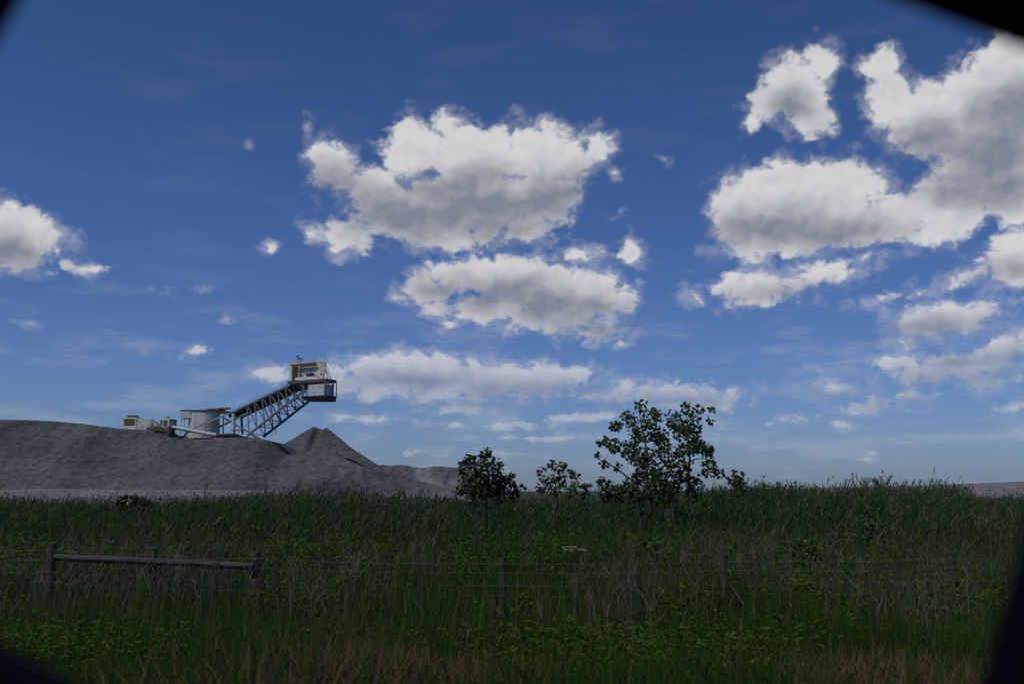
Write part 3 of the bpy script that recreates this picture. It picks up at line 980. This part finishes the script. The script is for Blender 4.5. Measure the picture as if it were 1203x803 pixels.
# ------------------------------------------------------------------ trees and shrubs
def tree(name, label, cat, Y, clusters, stems, leaf, density, mat, depth=1.2, group=None, bark=None, swell=1.1):
    """clusters: (px, py, radius px) leaf clumps; stems: lists of (px, py) from the ground up"""
    pxm = Y / F
    foot = at(stems[0][0][0], 600, Y)
    gz = float(ground_z(foot.x, Y))
    root = empty(name, (foot.x, Y, gz))
    tag(root, label, cat, group)
    tm = MB()
    nodes = []
    for st in stems:
        P = []
        dy = (random.random() - .5) * depth * .5
        for i, (px, py) in enumerate(st):
            p = at(px, py, Y)
            p.y += dy * i / max(1, len(st) - 1)
            if i == 0: p.z = gz - 0.1
            P.append(p)
        # refine
        Q = [P[0]]
        for a, c in zip(P[:-1], P[1:]):
            for t in (0.34, 0.67, 1):
                Q.append(lerp(a, c, t) + Vector((random.uniform(-1, 1), random.uniform(-1, 1), 0)) * 0.03)
        L = (Q[-1] - Q[0]).length
        r0 = max(0.014, 0.0125 * L)
        rad = [r0 * (1 - 0.8 * i / (len(Q) - 1)) for i in range(len(Q))]
        tm.tube(Q, rad, 7)
        nodes += [(q, rr) for q, rr in zip(Q, rad)][2:]
    C = []
    for (px, py, rr) in clusters:
        p = at(px, py, Y)
        p.y += random.uniform(-depth, depth)
        C.append((p, rr * pxm * swell))
    for p, rr in sorted(C, key=lambda c: c[0].z):
        cand = [n for n in nodes if n[0].z < p.z + 0.05] or nodes
        q, qr = min(cand, key=lambda n: (n[0] - p).length + 0.35 * max(0, n[0].z - p.z + 0.25))
        mid = lerp(q, p, 0.55) + Z_ * (p - q).length * 0.10
        r1 = max(0.006, qr * 0.55)
        tm.tube([q, lerp(q, mid, .5) + Z_ * .02, mid, p], [r1, r1 * .85, r1 * .65, r1 * .35], 5)
        nodes.append((mid, r1 * .65)); nodes.append((p, r1 * .4))
        for k in range(max(2, int(rr * 9))):
            e = p + Vector((random.gauss(0, 1), random.gauss(0, 1), random.gauss(0, 1))).normalized() * rr * 0.85
            tm.tube([p, lerp(p, e, .5) + Z_ * .03, e], [0.006, .005, .003], 4, cap=False)
    tm.build('trunk', bark or M['bark'], root)
    b = Batch()
    for p, rr in C:
        n = max(8, int(3.9 * density * (rr / leaf) ** 2))
        v = unit(RNG.normal(size=(n, 3)))
        rad = rr * RNG.random(n) ** 0.45
        pos = np.array(p) + v * rad[:, None] * np.array([1, 1, 0.95])
        out = unit(v * 0.8 + RNG.normal(size=(n, 3)) * 0.7 + np.array([0, 0, -0.35]))
        upv = unit(v * 0.4 + RNG.normal(size=(n, 3)) * 0.55 + np.array([0, 0, 0.7]))
        s = leaf * (0.65 + 0.6 * RNG.random(n))
        base_t = 0.45 + 0.15 * RNG.normal()
        b.leaves(pos - out * (s * .5)[:, None], out, upv, s, s * (0.78 + .2 * RNG.random(n)), np.clip(base_t + RNG.normal(size=n) * 0.2, 0, 1))
    b.build('crown', mat, root)
    return root

cv = lambda L: [(520 + x / 3.437, 460 + y / 3.437, r / 3.437) for x, y, r in L]
big = [(795, 62, 28), (765, 105, 36), (715, 128, 30), (772, 160, 40), (832, 118, 44), (838, 180, 40), (852, 88, 24), (985, 66, 24), (940, 108, 38), (1020, 82, 24), (1056, 86, 16), (1076, 122, 18),
       (955, 158, 44), (1010, 150, 40), (900, 170, 34), (1028, 205, 36), (1062, 240, 34), (1096, 276, 18), (1085, 240, 20), (990, 222, 42), (905, 238, 40), (832, 258, 42), (762, 225, 38), (702, 215, 30),
       (650, 206, 24), (632, 210, 14), (612, 262, 17), (655, 288, 20), (696, 305, 22), (740, 262, 30), (815, 312, 40), (900, 306, 44), (970, 302, 34), (1050, 312, 34), (1082, 330, 22),
       (848, 358, 44), (776, 352, 34), (920, 372, 44), (800, 390, 44), (1050, 352, 22), (1015, 388, 30), (880, 400, 44), (960, 345, 30), (745, 385, 34), (700, 408, 34), (760, 425, 40), (840, 430, 44), (930, 425, 40), (1010, 420, 34), (870, 340, 34), (940, 250, 34), (880, 220, 30), (795, 285, 34), (680, 232, 20), (800, 200, 30), (1000, 110, 26)]
tree('tree', 'tallest tree in view, an airy young tree with two leafy tops', 'tree', 29, cv(big),
     [[(765, 640), (762, 570), (757, 520), (752, 480)], [(810, 640), (809.5, 565), (810, 530), (807, 482)], [(772, 640), (745, 565), (722, 548), (702, 538)]],
     0.12, 3.3, M['leaf'], depth=1.1)
dark = [(178, 252, 28), (155, 262, 22), (112, 280, 36), (190, 296, 48), (86, 300, 28), (145, 330, 56), (218, 340, 42), (100, 372, 44), (240, 378, 42), (180, 385, 56), (280, 336, 18), (268, 356, 22), (285, 378, 22),
        (322, 384, 15), (62, 402, 28), (140, 410, 50), (220, 415, 46), (80, 330, 22), (232, 300, 18), (290, 410, 30)]
tree('bush', 'dark dense bush at the right end of the gravel', 'bush', 30, cv(dark),
     [[(572, 640), (571, 580), (572, 540)], [(566, 640), (556, 575), (551, 545)], [(578, 640), (588, 575), (598, 560)]],
     0.12, 4.0, M['leaf_dark'], depth=0.7, swell=0.95)
sap = [(440, 300, 26), (402, 318, 20), (392, 335, 14), (478, 306, 28), (495, 296, 14), (518, 330, 28), (545, 344, 16), (420, 356, 32), (475, 352, 38), (540, 376, 26), (575, 384, 18), (600, 378, 12), (398, 392, 28), (450, 395, 40), (515, 398, 36), (570, 408, 26)]
tree('sapling', 'small leafy sapling standing between dark bush and tall tree', 'sapling', 29.5, cv(sap),
     [[(655, 640), (654, 590), (651, 552)], [(660, 640), (668, 585), (674, 562)]], 0.12, 3.0, M['leaf'], depth=0.6, swell=0.92)
tree('shrub', 'small twiggy shrub at the left foot of the tall tree', 'shrub', 28.8, cv([(650, 356, 18), (640, 372, 18), (668, 376, 18), (648, 398, 26), (690, 400, 28), (725, 408, 30), (660, 420, 30)]),
     [[(710, 640), (709, 595), (708, 566)]], 0.12, 3.4, M['leaf'], depth=0.4)
tree('shrub', 'leafy shrub poking above the reeds right of the tall tree', 'shrub', 30, [(863, 554, 3.5), (861, 559, 4), (869, 557, 3.6), (858, 564, 5), (867, 565, 6), (874, 566, 5), (862, 573, 8), (873, 576, 8)],
     [[(866, 640), (866, 590), (863, 557)]], 0.12, 3.0, M['leaf'], depth=0.4)
tree('bush', 'low dark bush before the pale bank at left', 'bush', 33, [(147, 586, 4), (153, 584, 3.5), (158, 583.5, 3.6), (164, 584.5, 4), (170, 587, 4), (142, 590, 5), (150, 590, 6), (160, 589, 6), (176, 592, 5), (168, 594, 7), (146, 597, 8), (158, 597, 8)],
     [[(157, 640), (157, 600), (157, 586)]], 0.11, 4.5, M['leaf_dark'], depth=0.5)
tree('shrub', 'upright leafy shrub standing alone before the reeds at right', 'shrub', 24.5, [(1019, 600, 7), (1013, 610, 9), (1025, 613, 9), (1019, 624, 12), (1030, 632, 11), (1009, 634, 11), (1021, 642, 13)],
     [[(1019, 690), (1019, 640), (1019, 603)]], 0.085, 2.6, M['leaf'], depth=0.4)
tree('shrub', 'low spreading bright shrub behind the fence at right', 'shrub', 21.5, [(926, 646, 10), (940, 642, 11), (955, 640, 10), (948, 652, 14), (932, 658, 12), (962, 652, 11), (918, 658, 10)],
     [[(942, 700), (942, 670), (942, 645)]], 0.085, 3.4, M['leaf_bright'], depth=0.4)
tree('shrub', 'yellow green shrub in the weeds below the tall tree', 'shrub', 22, [(762, 638, 9), (775, 640, 9), (768, 648, 11), (755, 652, 10), (784, 652, 10)],
     [[(768, 700), (768, 670), (768, 642)]], 0.085, 3.2, M['leaf_bright'], depth=0.4)

# ------------------------------------------------------------------ wire fence
FY = 17.0
gz0 = float(ground_z(0, FY))
root = empty('wire_fence', (0, FY, gz0))
tag(root, 'weathered wooden post fence with a brace rail and thin wires', 'fence')
posts = [(61.5, 638), (180.5, 643), (301, 648), (590, 654), (850, 651), (1118, 648)]
def post_at(px, top, w=0.145, y=FY):
    t = at(px, top, y)
    g = float(ground_z(t.x, y)) - 0.3
    m = MB()
    n = 9
    lean = random.uniform(-.05, .05)
    rings = 6
    pts, rad = [], []
    for i in range(rings):
        f = i / (rings - 1)
        pts.append(Vector((t.x + lean * (f - 1) + random.uniform(-.006, .006), y + random.uniform(-.006, .006), g + (t.z - g) * f)))
        rad.append(w / 2 * (1.08 - 0.12 * f + random.uniform(-.04, .04)))
    m.tube(pts, rad, n)
    m.build('post', M['wood'], root)
    return t
tops = [post_at(px, py, 0.15 if i in (0, 2) else 0.12) for i, (px, py) in enumerate(posts)]
post_at(394, 700, 0.05, 16.2)
post_at(388, 702, 0.035, 16.0)
a, c = at(64, 653.5, FY - 0.1), at(298, 664.5, FY - 0.1)
m = MB()
pts = [lerp(a, c, i / 7) + Vector((0, random.uniform(-.01, .01), random.uniform(-.012, .012))) for i in range(8)]
m.tube(pts, [0.058 + random.uniform(-.006, .006) for _ in range(8)], 9)
m.build('rail', M['wood_rail'], root)
XS = [at(px, 650, FY).x for px in (-330, -90)] + [t.x for t in tops] + [at(px, 650, FY).x for px in (1390,)]
for off in (0.10, 0.25, 0.45, 0.62):
    m = MB()
    zs = [tops[0].z] * 2 + [t.z for t in tops] + [tops[-1].z]
    pts = []
    for i in range(len(XS) - 1):
        for k in range(5):
            t = k / 5
            z = zs[i] * (1 - t) + zs[i + 1] * t - off - 0.03 * 4 * t * (1 - t)
            pts.append(Vector((XS[i] * (1 - t) + XS[i + 1] * t, FY - 0.085, z)))
    pts.append(Vector((XS[-1], FY - 0.085, zs[-1] - off)))
    m.tube(pts, 0.0019, 4)
    m.build('wire', M['wire'], root)

# splintered board lying in the weeds
c = at(673, 644.5, 20.3)
m = MB()
for k in range(3):
    s = c + Vector((random.uniform(-.12, .12), random.uniform(-.1, .1), 0.035 * k - .04))
    m.beam(s + Vector((-.17 + .03 * k, 0, random.uniform(-.015, .02))), s + Vector((.17, .08, random.uniform(-.02, .015))), 0.09, 0.022)
for (dx, dz) in ((-.16, -.02), (0.14, -.01), (.02, .04)):
    m.beam(c + Vector((dx - .03, -.06, dz)), c + Vector((dx + .05, -.05, dz + .012)), 0.05, 0.03)
tag(m.build('broken_board', M['board']), 'pale splintered board lying in the green weeds', 'board')

# ------------------------------------------------------------------ the car the photograph is taken from
RZ = 1.15
DY = 0.50
root = empty('car', (0.2, -0.3, RZ))
tag(root, 'black car in the foreground, its dark window frame around the view', 'car')
def chaikin(P, n=3, q=0.25):
    for _ in range(n):
        R = []
        for a, c in zip(P, P[1:] + P[:1]):
            R += [lerp(a, c, q), lerp(a, c, 1 - q)]
        P = R
    return P
def window_panel(name, hole, x0, x1, z0, z1, y, th, mat, slim=0.0):
    """car side panel with a rounded window opening (hole: (x, z) points, counter-clockwise seen from -Y)"""
    cx = sum(p.x for p in hole) / len(hole)
    cz = sum(p.y for p in hole) / len(hole)
    H = sorted(hole, key=lambda p: math.atan2(p.y - cz, p.x - cx))
    # add hole points looking at the four outer corners so the outer outline keeps its corners
    O = []
    for p in H:
        dx, dz = p.x - cx, p.y - cz
        s = min(((x1 - cx) / dx if dx > 1e-9 else (x0 - cx) / dx if dx < -1e-9 else 1e9),
                ((z1 - cz) / dz if dz > 1e-9 else (z0 - cz) / dz if dz < -1e-9 else 1e9))
        O.append(Vector((cx + dx * s, cz + dz * s)))
    if slim:      # a slim frame following the opening
        O = [Vector((cx, cz)) + (p - Vector((cx, cz))) * (1 + slim / (p - Vector((cx, cz))).length) for p in H]
    for corner in () if slim else ((x0, z0), (x1, z0), (x1, z1), (x0, z1)):
        i = min(range(len(O)), key=lambda k: (O[k] - Vector(corner)).length)
        O[i] = Vector(corner)
    n = len(H)
    vs = [Vector((p.x, y, p.y)) for p in H] + [Vector((p.x, y, p.y)) for p in O] + \
         [Vector((p.x, y + th, p.y)) for p in H] + [Vector((p.x, y + th, p.y)) for p in O]
    fs = []
    for i in range(n):
        j = (i + 1) % n
        fs += [(i, j, n + j, n + i), (2 * n + i, 3 * n + i, 3 * n + j, 2 * n + j), (i, 2 * n + i, 2 * n + j, j), (n + i, n + j, 3 * n + j, 3 * n + i)]
    m = MB(); m.add(vs, fs)
    if slim:
        m.abox((x0, y, z0), (x1, y + th, z1))
    return m.build(name, mat, root)
hp = [(-90, 207), (60, -63), (120, -110), (740, -112), (860, -72), (1330, 106), (1335, 150), (1135, 856), (1105, 890), (270, 890), (-110, 700), (-118, 420)]
hole = [Vector((at(px, py, DY + .05).x, at(px, py, DY + .05).z)) for px, py in hp]
hole = chaikin(hole, 2, 0.1)
window_panel('door', hole, -0.44, 0.44, RZ + 0.32, RZ + 1.09, DY, 0.05, M['trim'], slim=0.06)
def rect_hole(x0, x1, z0, z1):
    P = [Vector((x0, z0)), Vector(((x0 + x1) / 2, z0)), Vector((x1, z0)), Vector((x1, (z0 + z1) / 2)), Vector((x1, z1)), Vector(((x0 + x1) / 2, z1)), Vector((x0, z1)), Vector((x0, (z0 + z1) / 2))]
    return chaikin(P, 2, 0.15)
window_panel('door', rect_hole(0.50, 1.50, RZ + 1.04, RZ + 1.60), 0.45, 1.55, RZ + 0.32, RZ + 1.66, DY, 0.05, M['trim'])
window_panel('rear_side_panel', rect_hole(-1.45, -0.50, RZ + 1.06, RZ + 1.60), -1.9, -0.45, RZ + 0.32, RZ + 1.66, DY, 0.05, M['trim'])
yb = -1.2
window_panel('door', rect_hole(-0.40, 0.40, RZ + 1.06, RZ + 1.60), -0.447, 0.447, RZ + 0.32, RZ + 1.66, yb, 0.05, M['trim'])
window_panel('door', rect_hole(0.50, 1.50, RZ + 1.04, RZ + 1.60), 0.45, 1.55, RZ + 0.32, RZ + 1.66, yb, 0.05, M['trim'])
window_panel('rear_side_panel', rect_hole(-1.45, -0.50, RZ + 1.06, RZ + 1.60), -1.9, -0.45, RZ + 0.32, RZ + 1.66, yb, 0.05, M['trim'])
m = MB(); m.abox((-1.9, yb, RZ + 1.663), (1.3, DY + .05, RZ + 1.72))
m.build('roof', M['trim'], root)
m = MB(); m.abox((-1.9, yb + .052, RZ + 0.30), (1.55, DY - .002, RZ + 0.36))
m.build('floor', M['trim'], root)
m = MB(); m.hexa([Vector((1.553, yb, RZ + .3)), Vector((2.7, yb, RZ + .3)), Vector((2.7, DY + .05, RZ + .3)), Vector((1.553, DY + .05, RZ + .3)),
                  Vector((1.553, yb, RZ + 1.02)), Vector((2.66, yb + .06, RZ + .84)), Vector((2.66, DY - .01, RZ + .84)), Vector((1.553, DY + .05, RZ + 1.02))])
m.build('bonnet', M['trim'], root)
for wx in (1.9, -1.35):
    for wy in (DY - .14, yb - .04):
        m = MB(); c = Vector((wx, wy, RZ + .335))
        m.tube([c, c + Y_ * .06, c + Y_ * .17, c + Y_ * .23], [.29, .335, .335, .29], 28)
        w_ = m.build('wheel', M['rubber'], root)
        m = MB()
        m.tube([c - Y_ * .006, c + Y_ * .236], .2, 20)
        m.build('rim', M['rim'], w_)

# ------------------------------------------------------------------ sky: physical sky with cumulus
SUN_AZ = math.atan2(-0.52, -0.58)       # sun high, to the left and a little behind
SUN_EL = math.radians(61)
SKY_STR = 0.06
EXPO = -0.65
world = bpy.data.worlds.new('World')
scn.world = world
world.use_nodes = True
nt = world.node_tree
N, L = nt.nodes, nt.links
N.clear()
out = N.new('ShaderNodeOutputWorld')
bg = N.new('ShaderNodeBackground')
bg.inputs[1].default_value = SKY_STR
L.new(bg.outputs[0], out.inputs[0])
sky = N.new('ShaderNodeTexSky')
sky.sky_type = 'NISHITA'
sky.sun_disc = False
sky.sun_elevation = SUN_EL
sky.sun_rotation = SUN_AZ
sky.air_density = 1.0
sky.dust_density = 0.6
sky.ozone_density = 2.0
tc = N.new('ShaderNodeTexCoord')
sx = N.new('ShaderNodeSeparateXYZ')
L.new(tc.outputs['Generated'], sx.inputs[0])

def mth(op, a, b=None, c=None):
    n = N.new('ShaderNodeMath')
    n.operation = op
    for i, v in enumerate((a, b, c)):
        if v is None: continue
        if hasattr(v, 'is_output'): L.new(v, n.inputs[i])
        else: n.inputs[i].default_value = v
    return n.outputs[0]
def vmth(op, a, b=None):
    n = N.new('ShaderNodeVectorMath')
    n.operation = op
    for i, v in enumerate((a, b)):
        if v is None: continue
        if hasattr(v, 'is_output'): L.new(v, n.inputs[i])
        elif isinstance(v, tuple): n.inputs[i].default_value = v
        else: n.inputs['Scale'].default_value = v
    return n.outputs['Value' if op == 'LENGTH' else 'Vector']
def smap(v, a, b, lo=0.0, hi=1.0, kind='SMOOTHSTEP'):
    n = N.new('ShaderNodeMapRange')
    n.interpolation_type = kind
    L.new(v, n.inputs[0])
    n.inputs[1].default_value, n.inputs[2].default_value = a, b
    n.inputs[3].default_value, n.inputs[4].default_value = lo, hi
    return n.outputs[0]
def mixc(f, a, b, blend='MIX'):
    n = N.new('ShaderNodeMix')
    n.data_type = 'RGBA'
    n.blend_type = blend
    for i, v in ((0, f), (6, a), (7, b)):
        if hasattr(v, 'is_output'): L.new(v, n.inputs[i])
        elif isinstance(v, tuple): n.inputs[i].default_value = (*v, 1)
        else: n.inputs[i].default_value = v
    return n.outputs[2]

UNIT = F / 100.0
az = mth('ARCTAN2', sx.outputs[0], sx.outputs[1])
el = mth('ARCSINE', sx.outputs[2])
cmb = N.new('ShaderNodeCombineXYZ')
L.new(mth('MULTIPLY', az, UNIT), cmb.inputs[0])
L.new(mth('MULTIPLY', el, UNIT), cmb.inputs[1])
pos = cmb.outputs[0]
def skyuv(px, py):
    d = ray(px, py).normalized()
    return (math.atan2(d.x, d.y) * UNIT, math.asin(d.z) * UNIT)

CLOUDS = [
    # (px, py, rx, ry, tilt)
    (388, 196, 36, 32, 0), (440, 218, 40, 32, 0), (485, 178, 50, 38, 30), (518, 145, 22, 20, 0), (560, 185, 70, 46, 0), (640, 182, 70, 40, 0), (702, 174, 26, 18, 10), (560, 235, 105, 46, 0), (640, 232, 50, 40, 25),
    (470, 252, 70, 40, 0), (405, 275, 45, 22, -8), (392, 292, 14, 9, 0), (530, 280, 80, 20, 0), (620, 268, 45, 20, 0),
    (495, 340, 34, 22, 0), (540, 322, 50, 22, 0), (600, 328, 70, 32, 0), (650, 342, 75, 38, 0), (700, 347, 46, 34, 0), (735, 350, 20, 20, 0), (650, 378, 75, 20, -5), (700, 390, 42, 13, 0), (530, 380, 16, 8, 0), (570, 362, 55, 22, 0), (510, 358, 30, 14, 0), (680, 300, 30, 13, 15), (742, 300, 20, 17, 0), (730, 405, 14, 6, 0),
    (322, 438, 26, 13, 0), (455, 440, 75, 26, 0), (505, 428, 50, 18, 0), (600, 446, 95, 24, 0), (540, 448, 90, 24, 0), (400, 448, 50, 18, 0), (655, 442, 42, 18, 0), (440, 462, 50, 10, 0), (520, 460, 90, 16, 0), (545, 480, 46, 9, 0),
    (435, 492, 48, 6, 0), (505, 531, 30, 3.5, 0), (585, 500, 70, 6, 0), (640, 515, 60, 4, 0), (600, 533, 50, 3.5, 0), (570, 470, 50, 8, 0),
    (775, 462, 78, 17, 0), (820, 466, 60, 15, 0), (710, 464, 36, 9, 0), (800, 476, 75, 10, 0), (845, 496, 16, 5, 0), (680, 490, 70, 8, 0),
    (935, 105, 46, 40, -25), (965, 72, 22, 24, 0), (905, 118, 30, 26, 0), (885, 148, 16, 12, 40), (955, 140, 26, 22, 0),
    (1035, 78, 26, 24, 0), (1048, 118, 34, 36, 0), (1090, 140, 50, 44, 0), (1140, 120, 44, 46, 0), (1180, 85, 48, 42, 0), (1230, 110, 60, 90, 0), (1170, 178, 62, 54, 0), (1128, 170, 40, 34, 0), (1140, 240, 46, 26, 0), (1130, 205, 40, 36, 0), (1185, 225, 50, 40, 0),
    (925, 225, 80, 42, 0), (870, 250, 42, 44, 0), (985, 225, 60, 40, 0), (1020, 268, 70, 26, 0), (900, 275, 60, 34, 0), (940, 268, 100, 34, 0), (1045, 255, 55, 30, 0), (1095, 240, 44, 34, 20), (1110, 265, 50, 22, 15),
    (895, 336, 60, 22, 0), (960, 322, 56, 17, 6), (880, 356, 40, 9, 0), (818, 351, 16, 8, 0), (1005, 305, 30, 9, 10),
    (1190, 298, 40, 30, 15), (1150, 318, 40, 9, 20), (1195, 325, 30, 14, 0), (1035, 350, 30, 8, 18), (1080, 345, 20, 5, 0),
    (1120, 372, 66, 20, 0), (1150, 365, 40, 16, 0), (1085, 388, 34, 16, 0), (1062, 405, 22, 10, 0), (1170, 412, 50, 15, 8), (1115, 432, 70, 18, 4), (1050, 425, 46, 9, 0), (1150, 446, 40, 12, 0), (1065, 466, 52, 11, 4), (1010, 478, 40, 8, 0),
    (985, 457, 21, 11, 0), (930, 495, 24, 8, 5), (905, 499, 12, 4, 0), (988, 497, 18, 5, 0), (1025, 530, 14, 5, 20), (1014, 538, 14, 4, 0), (1195, 478, 18, 8, 0), (1185, 508, 22, 4, 0),
    (18, 278, 54, 36, -8), (-30, 275, 60, 44, 0), (30, 262, 30, 22, 0), (112, 316, 20, 9, 0), (86, 312, 16, 7, -10), (230, 413, 15, 8, 12), (320, 291, 11, 8, 12), (190, 342, 16, 7, 0, .35), (236, 341, 20, 7, 4, .45), (35, 383, 20, 7, 0, .3),
    (299, 172, 7, 14, 0, .3), (361, 147, 10, 20, -10, .3), (263, 373, 7, 4, 10, .4), (148, 400, 8, 6, 0, .2), (700, 150, 34, 10, 0, .25), (608, 135, 18, 9, 0, .2), (170, 416, 8, 5, 0, .2), (730, 250, 22, 9, 30, .15), (1130, 75, 18, 10, 0, .2), (720, 205, 26, 20, 0, .25), (780, 187, 14, 8, 0, .15),
]
HEARTS = [
    (385, 215, 40, 20, 0), (470, 255, 90, 30, -5), (560, 250, 120, 34, 0), (650, 235, 60, 30, 15), (540, 220, 60, 20, 10), (590, 345, 90, 20, 0), (660, 362, 80, 22, -6), (520, 340, 40, 12, 0), (700, 385, 50, 12, 0),
    (480, 448, 60, 11, 0), (610, 458, 80, 11, 0), (790, 470, 90, 9, 0), (560, 474, 80, 7, 0), (910, 268, 75, 22, 0), (980, 275, 60, 16, 0), (1090, 170, 40, 24, 0), (1160, 215, 60, 26, 0), (1190, 140, 46, 34, 0), (1170, 180, 50, 30, 0), (920, 345, 50, 8, 0),
    (1110, 386, 56, 10, 0), (1150, 422, 60, 8, 6), (1110, 445, 60, 9, 4), (1060, 472, 40, 6, 0), (10, 295, 50, 18, -6), (930, 125, 30, 16, -20), (1190, 318, 30, 10, 0), (985, 464, 16, 4, 0),
]
def field(p, blobs):
    acc = None
    for (px, py, rx, ry, tilt, *wgt) in blobs:
        u, v = skyuv(px, py)
        mp = N.new('ShaderNodeMapping')
        mp.vector_type = 'TEXTURE'
        mp.inputs['Location'].default_value = (u, v, 0)
        mp.inputs['Rotation'].default_value = (0, 0, math.radians(tilt))
        g = 1.0 if min(rx, ry) > 30 else 1.06
        mp.inputs['Scale'].default_value = (rx * g / 100, ry * g / 100, 1)
        if acc is None:
            L.new(p, mp.inputs[0])
        else:      # a negligible link to the previous blob makes Cycles evaluate them one after another
            q = N.new('ShaderNodeVectorMath')
            q.operation = 'MULTIPLY_ADD'
            L.new(acc, q.inputs[0])
            q.inputs[1].default_value = (1e-7, 1e-7, 0)
            L.new(p, q.inputs[2])
            L.new(q.outputs[0], mp.inputs[0])
        ln = vmth('LENGTH', mp.outputs[0])
        k = (min(rx, ry) / 100.0) ** 0.6
        s = mth('MULTIPLY_ADD', ln, -k, k * (wgt[0] if wgt else 1.0))
        acc = s if acc is None else mth('SMOOTH_MAX', acc, s, 0.10)
    return acc
def tex(p, scale, detail, rough, zoff=0.0):
    n = N.new('ShaderNodeTexNoise')
    n.noise_dimensions = '2D' if zoff == 0.0 else '3D'
    n.inputs['Scale'].default_value = scale
    n.inputs['Detail'].default_value = detail
    n.inputs['Roughness'].default_value = rough
    L.new(p, n.inputs['Vector'])
    return n
# ragged coordinates
def billow(p, scale, detail):
    n = N.new('ShaderNodeTexVoronoi')
    n.voronoi_dimensions = '2D'
    n.feature = 'SMOOTH_F1'
    n.normalize = True
    n.inputs['Scale'].default_value = scale
    n.inputs['Detail'].default_value = detail
    n.inputs['Roughness'].default_value = 0.55
    n.inputs['Lacunarity'].default_value = 2.2
    n.inputs['Smoothness'].default_value = 0.5
    L.new(p, n.inputs['Vector'])
    return n.outputs['Distance']
sq = vmth('MULTIPLY', pos, (1.0, 1.25, 1.0))
w1 = tex(sq, 1.5, 4, 0.55)
warp = vmth('SUBTRACT', w1.outputs['Color'], (0.5, 0.5, 0.5))
warp = vmth('MULTIPLY', warp, (0.20, 0.15, 0.0))
pw = vmth('ADD', pos, warp)
s0 = field(pw, CLOUDS)
dk = field(pw, HEARTS)          # thick, shadowed hearts of the clouds
wf = tex(sq, 5.0, 3, 0.5)
wv = vmth('ADD', vmth('ADD', sq, warp), vmth('MULTIPLY', vmth('SUBTRACT', wf.outputs['Color'], (0.5, 0.5, 0.5)), (0.10, 0.10, 0.0)))
b0 = billow(wv, 3.0, 3.0)
bl0 = billow(wv, 2.6, 2.0)
b1 = billow(vmth('ADD', wv, (-0.06, 0.12, 0.0)), 2.6, 2.0)
n0 = tex(wv, 6.0, 10, 0.58).outputs[0]
n2 = tex(wv, 2.2, 4, 0.5).outputs[0]
S = mth('MULTIPLY_ADD', b0, -0.55, s0)
S = mth('ADD', S, 0.15)
S = mth('MULTIPLY_ADD', mth('SUBTRACT', n0, 0.5), 0.36, S)
a1 = smap(S, -0.01, 0.20)
a2 = mth('MULTIPLY', smap(mth('MULTIPLY_ADD', mth('SUBTRACT', n2, 0.5), 0.55, S), -0.14, 0.22), 0.40)
alpha = mth('MAXIMUM', a1, a2)
heart = smap(mth('MULTIPLY_ADD', mth('SUBTRACT', n2, 0.5), 0.35, dk), -0.36, 0.36)
body = smap(S, 0.05, 0.55)
shade = mth('ADD', mth('MULTIPLY', heart, 0.88), mth('MULTIPLY', body, 0.10))
relief = mth('MULTIPLY', mth('SUBTRACT', b1, bl0), 0.55)
shade = mth('SUBTRACT', shade, relief)
shade = mth('MULTIPLY_ADD', mth('SUBTRACT', n0, 0.5), -0.18, shade)
shade = mth('MINIMUM', mth('MAXIMUM', shade, -0.2), 1.1)
GAIN = 1.0 / (SKY_STR * 2 ** -0.70)
cb = tuple(v * GAIN for v in (0.64, 0.635, 0.645))
cg = tuple(v * GAIN for v in (0.205, 0.228, 0.285))
ccol = mixc(shade, cb, cg)
tint = N.new('ShaderNodeMix')
tint.data_type = 'RGBA'
L.new(smap(el, 0.0, 0.50, kind='LINEAR'), tint.inputs[0])
tint.inputs[6].default_value = (0.90, 1.18, 2.0, 1)
tint.inputs[7].default_value = (0.58, 0.96, 1.56, 1)
skyc = mixc(1.0, sky.outputs[0], tint.outputs[2], 'MULTIPLY')
# air in front of the low clouds
ccol = mixc(smap(el, 0.0, 0.22, 0.68, 0.0), ccol, skyc)
# thin veils
v1 = tex(vmth('MULTIPLY', pos, (0.45, 1.9, 1.0)), 1.5, 7, 0.6).outputs[0]
veil = mth('MULTIPLY', smap(v1, 0.47, 0.74), smap(el, 0.03, 0.25, 0.34, 0.02))
skyv = mixc(veil, skyc, ccol)
final = mixc(mth('MULTIPLY', alpha, 0.97), skyv, ccol)
L.new(final, bg.inputs[0])
world.cycles.sampling_method = 'MANUAL'
world.cycles.sample_map_resolution = 512

sun = bpy.data.lights.new('sun', 'SUN')
sun.energy = 3.9
sun.angle = math.radians(0.5)
sun.color = (1.0, 0.955, 0.88)
so = bpy.data.objects.new('sun', sun)
link(so)
sd = Vector((math.sin(SUN_AZ) * math.cos(SUN_EL), math.cos(SUN_AZ) * math.cos(SUN_EL), math.sin(SUN_EL)))
so.rotation_euler = (-sd).to_track_quat('-Z', 'Y').to_euler()
so.location = (0, 0, 60)

# ------------------------------------------------------------------ camera and view
cam = bpy.data.cameras.new('camera')
cam.lens = 35
cam.sensor_width = 36
cam.clip_start = 0.02
cam.clip_end = 12000
cam.dof.use_dof = True
cam.dof.focus_distance = 70
cam.dof.aperture_fstop = 2.4
co = bpy.data.objects.new('camera', cam)
link(co)
co.location = (0, 0, EYE)
co.rotation_euler = (math.radians(90) + PITCH, 0, 0)
scn.camera = co
scn.render.engine = 'CYCLES'
scn.cycles.max_bounces = 4
scn.cycles.diffuse_bounces = 2
scn.cycles.transmission_bounces = 3
scn.cycles.use_denoising = True
scn.view_settings.view_transform = 'Standard'
scn.view_settings.look = 'None'
scn.view_settings.exposure = EXPO
scn.view_settings.gamma = 1
scn.view_settings.use_curve_mapping = False
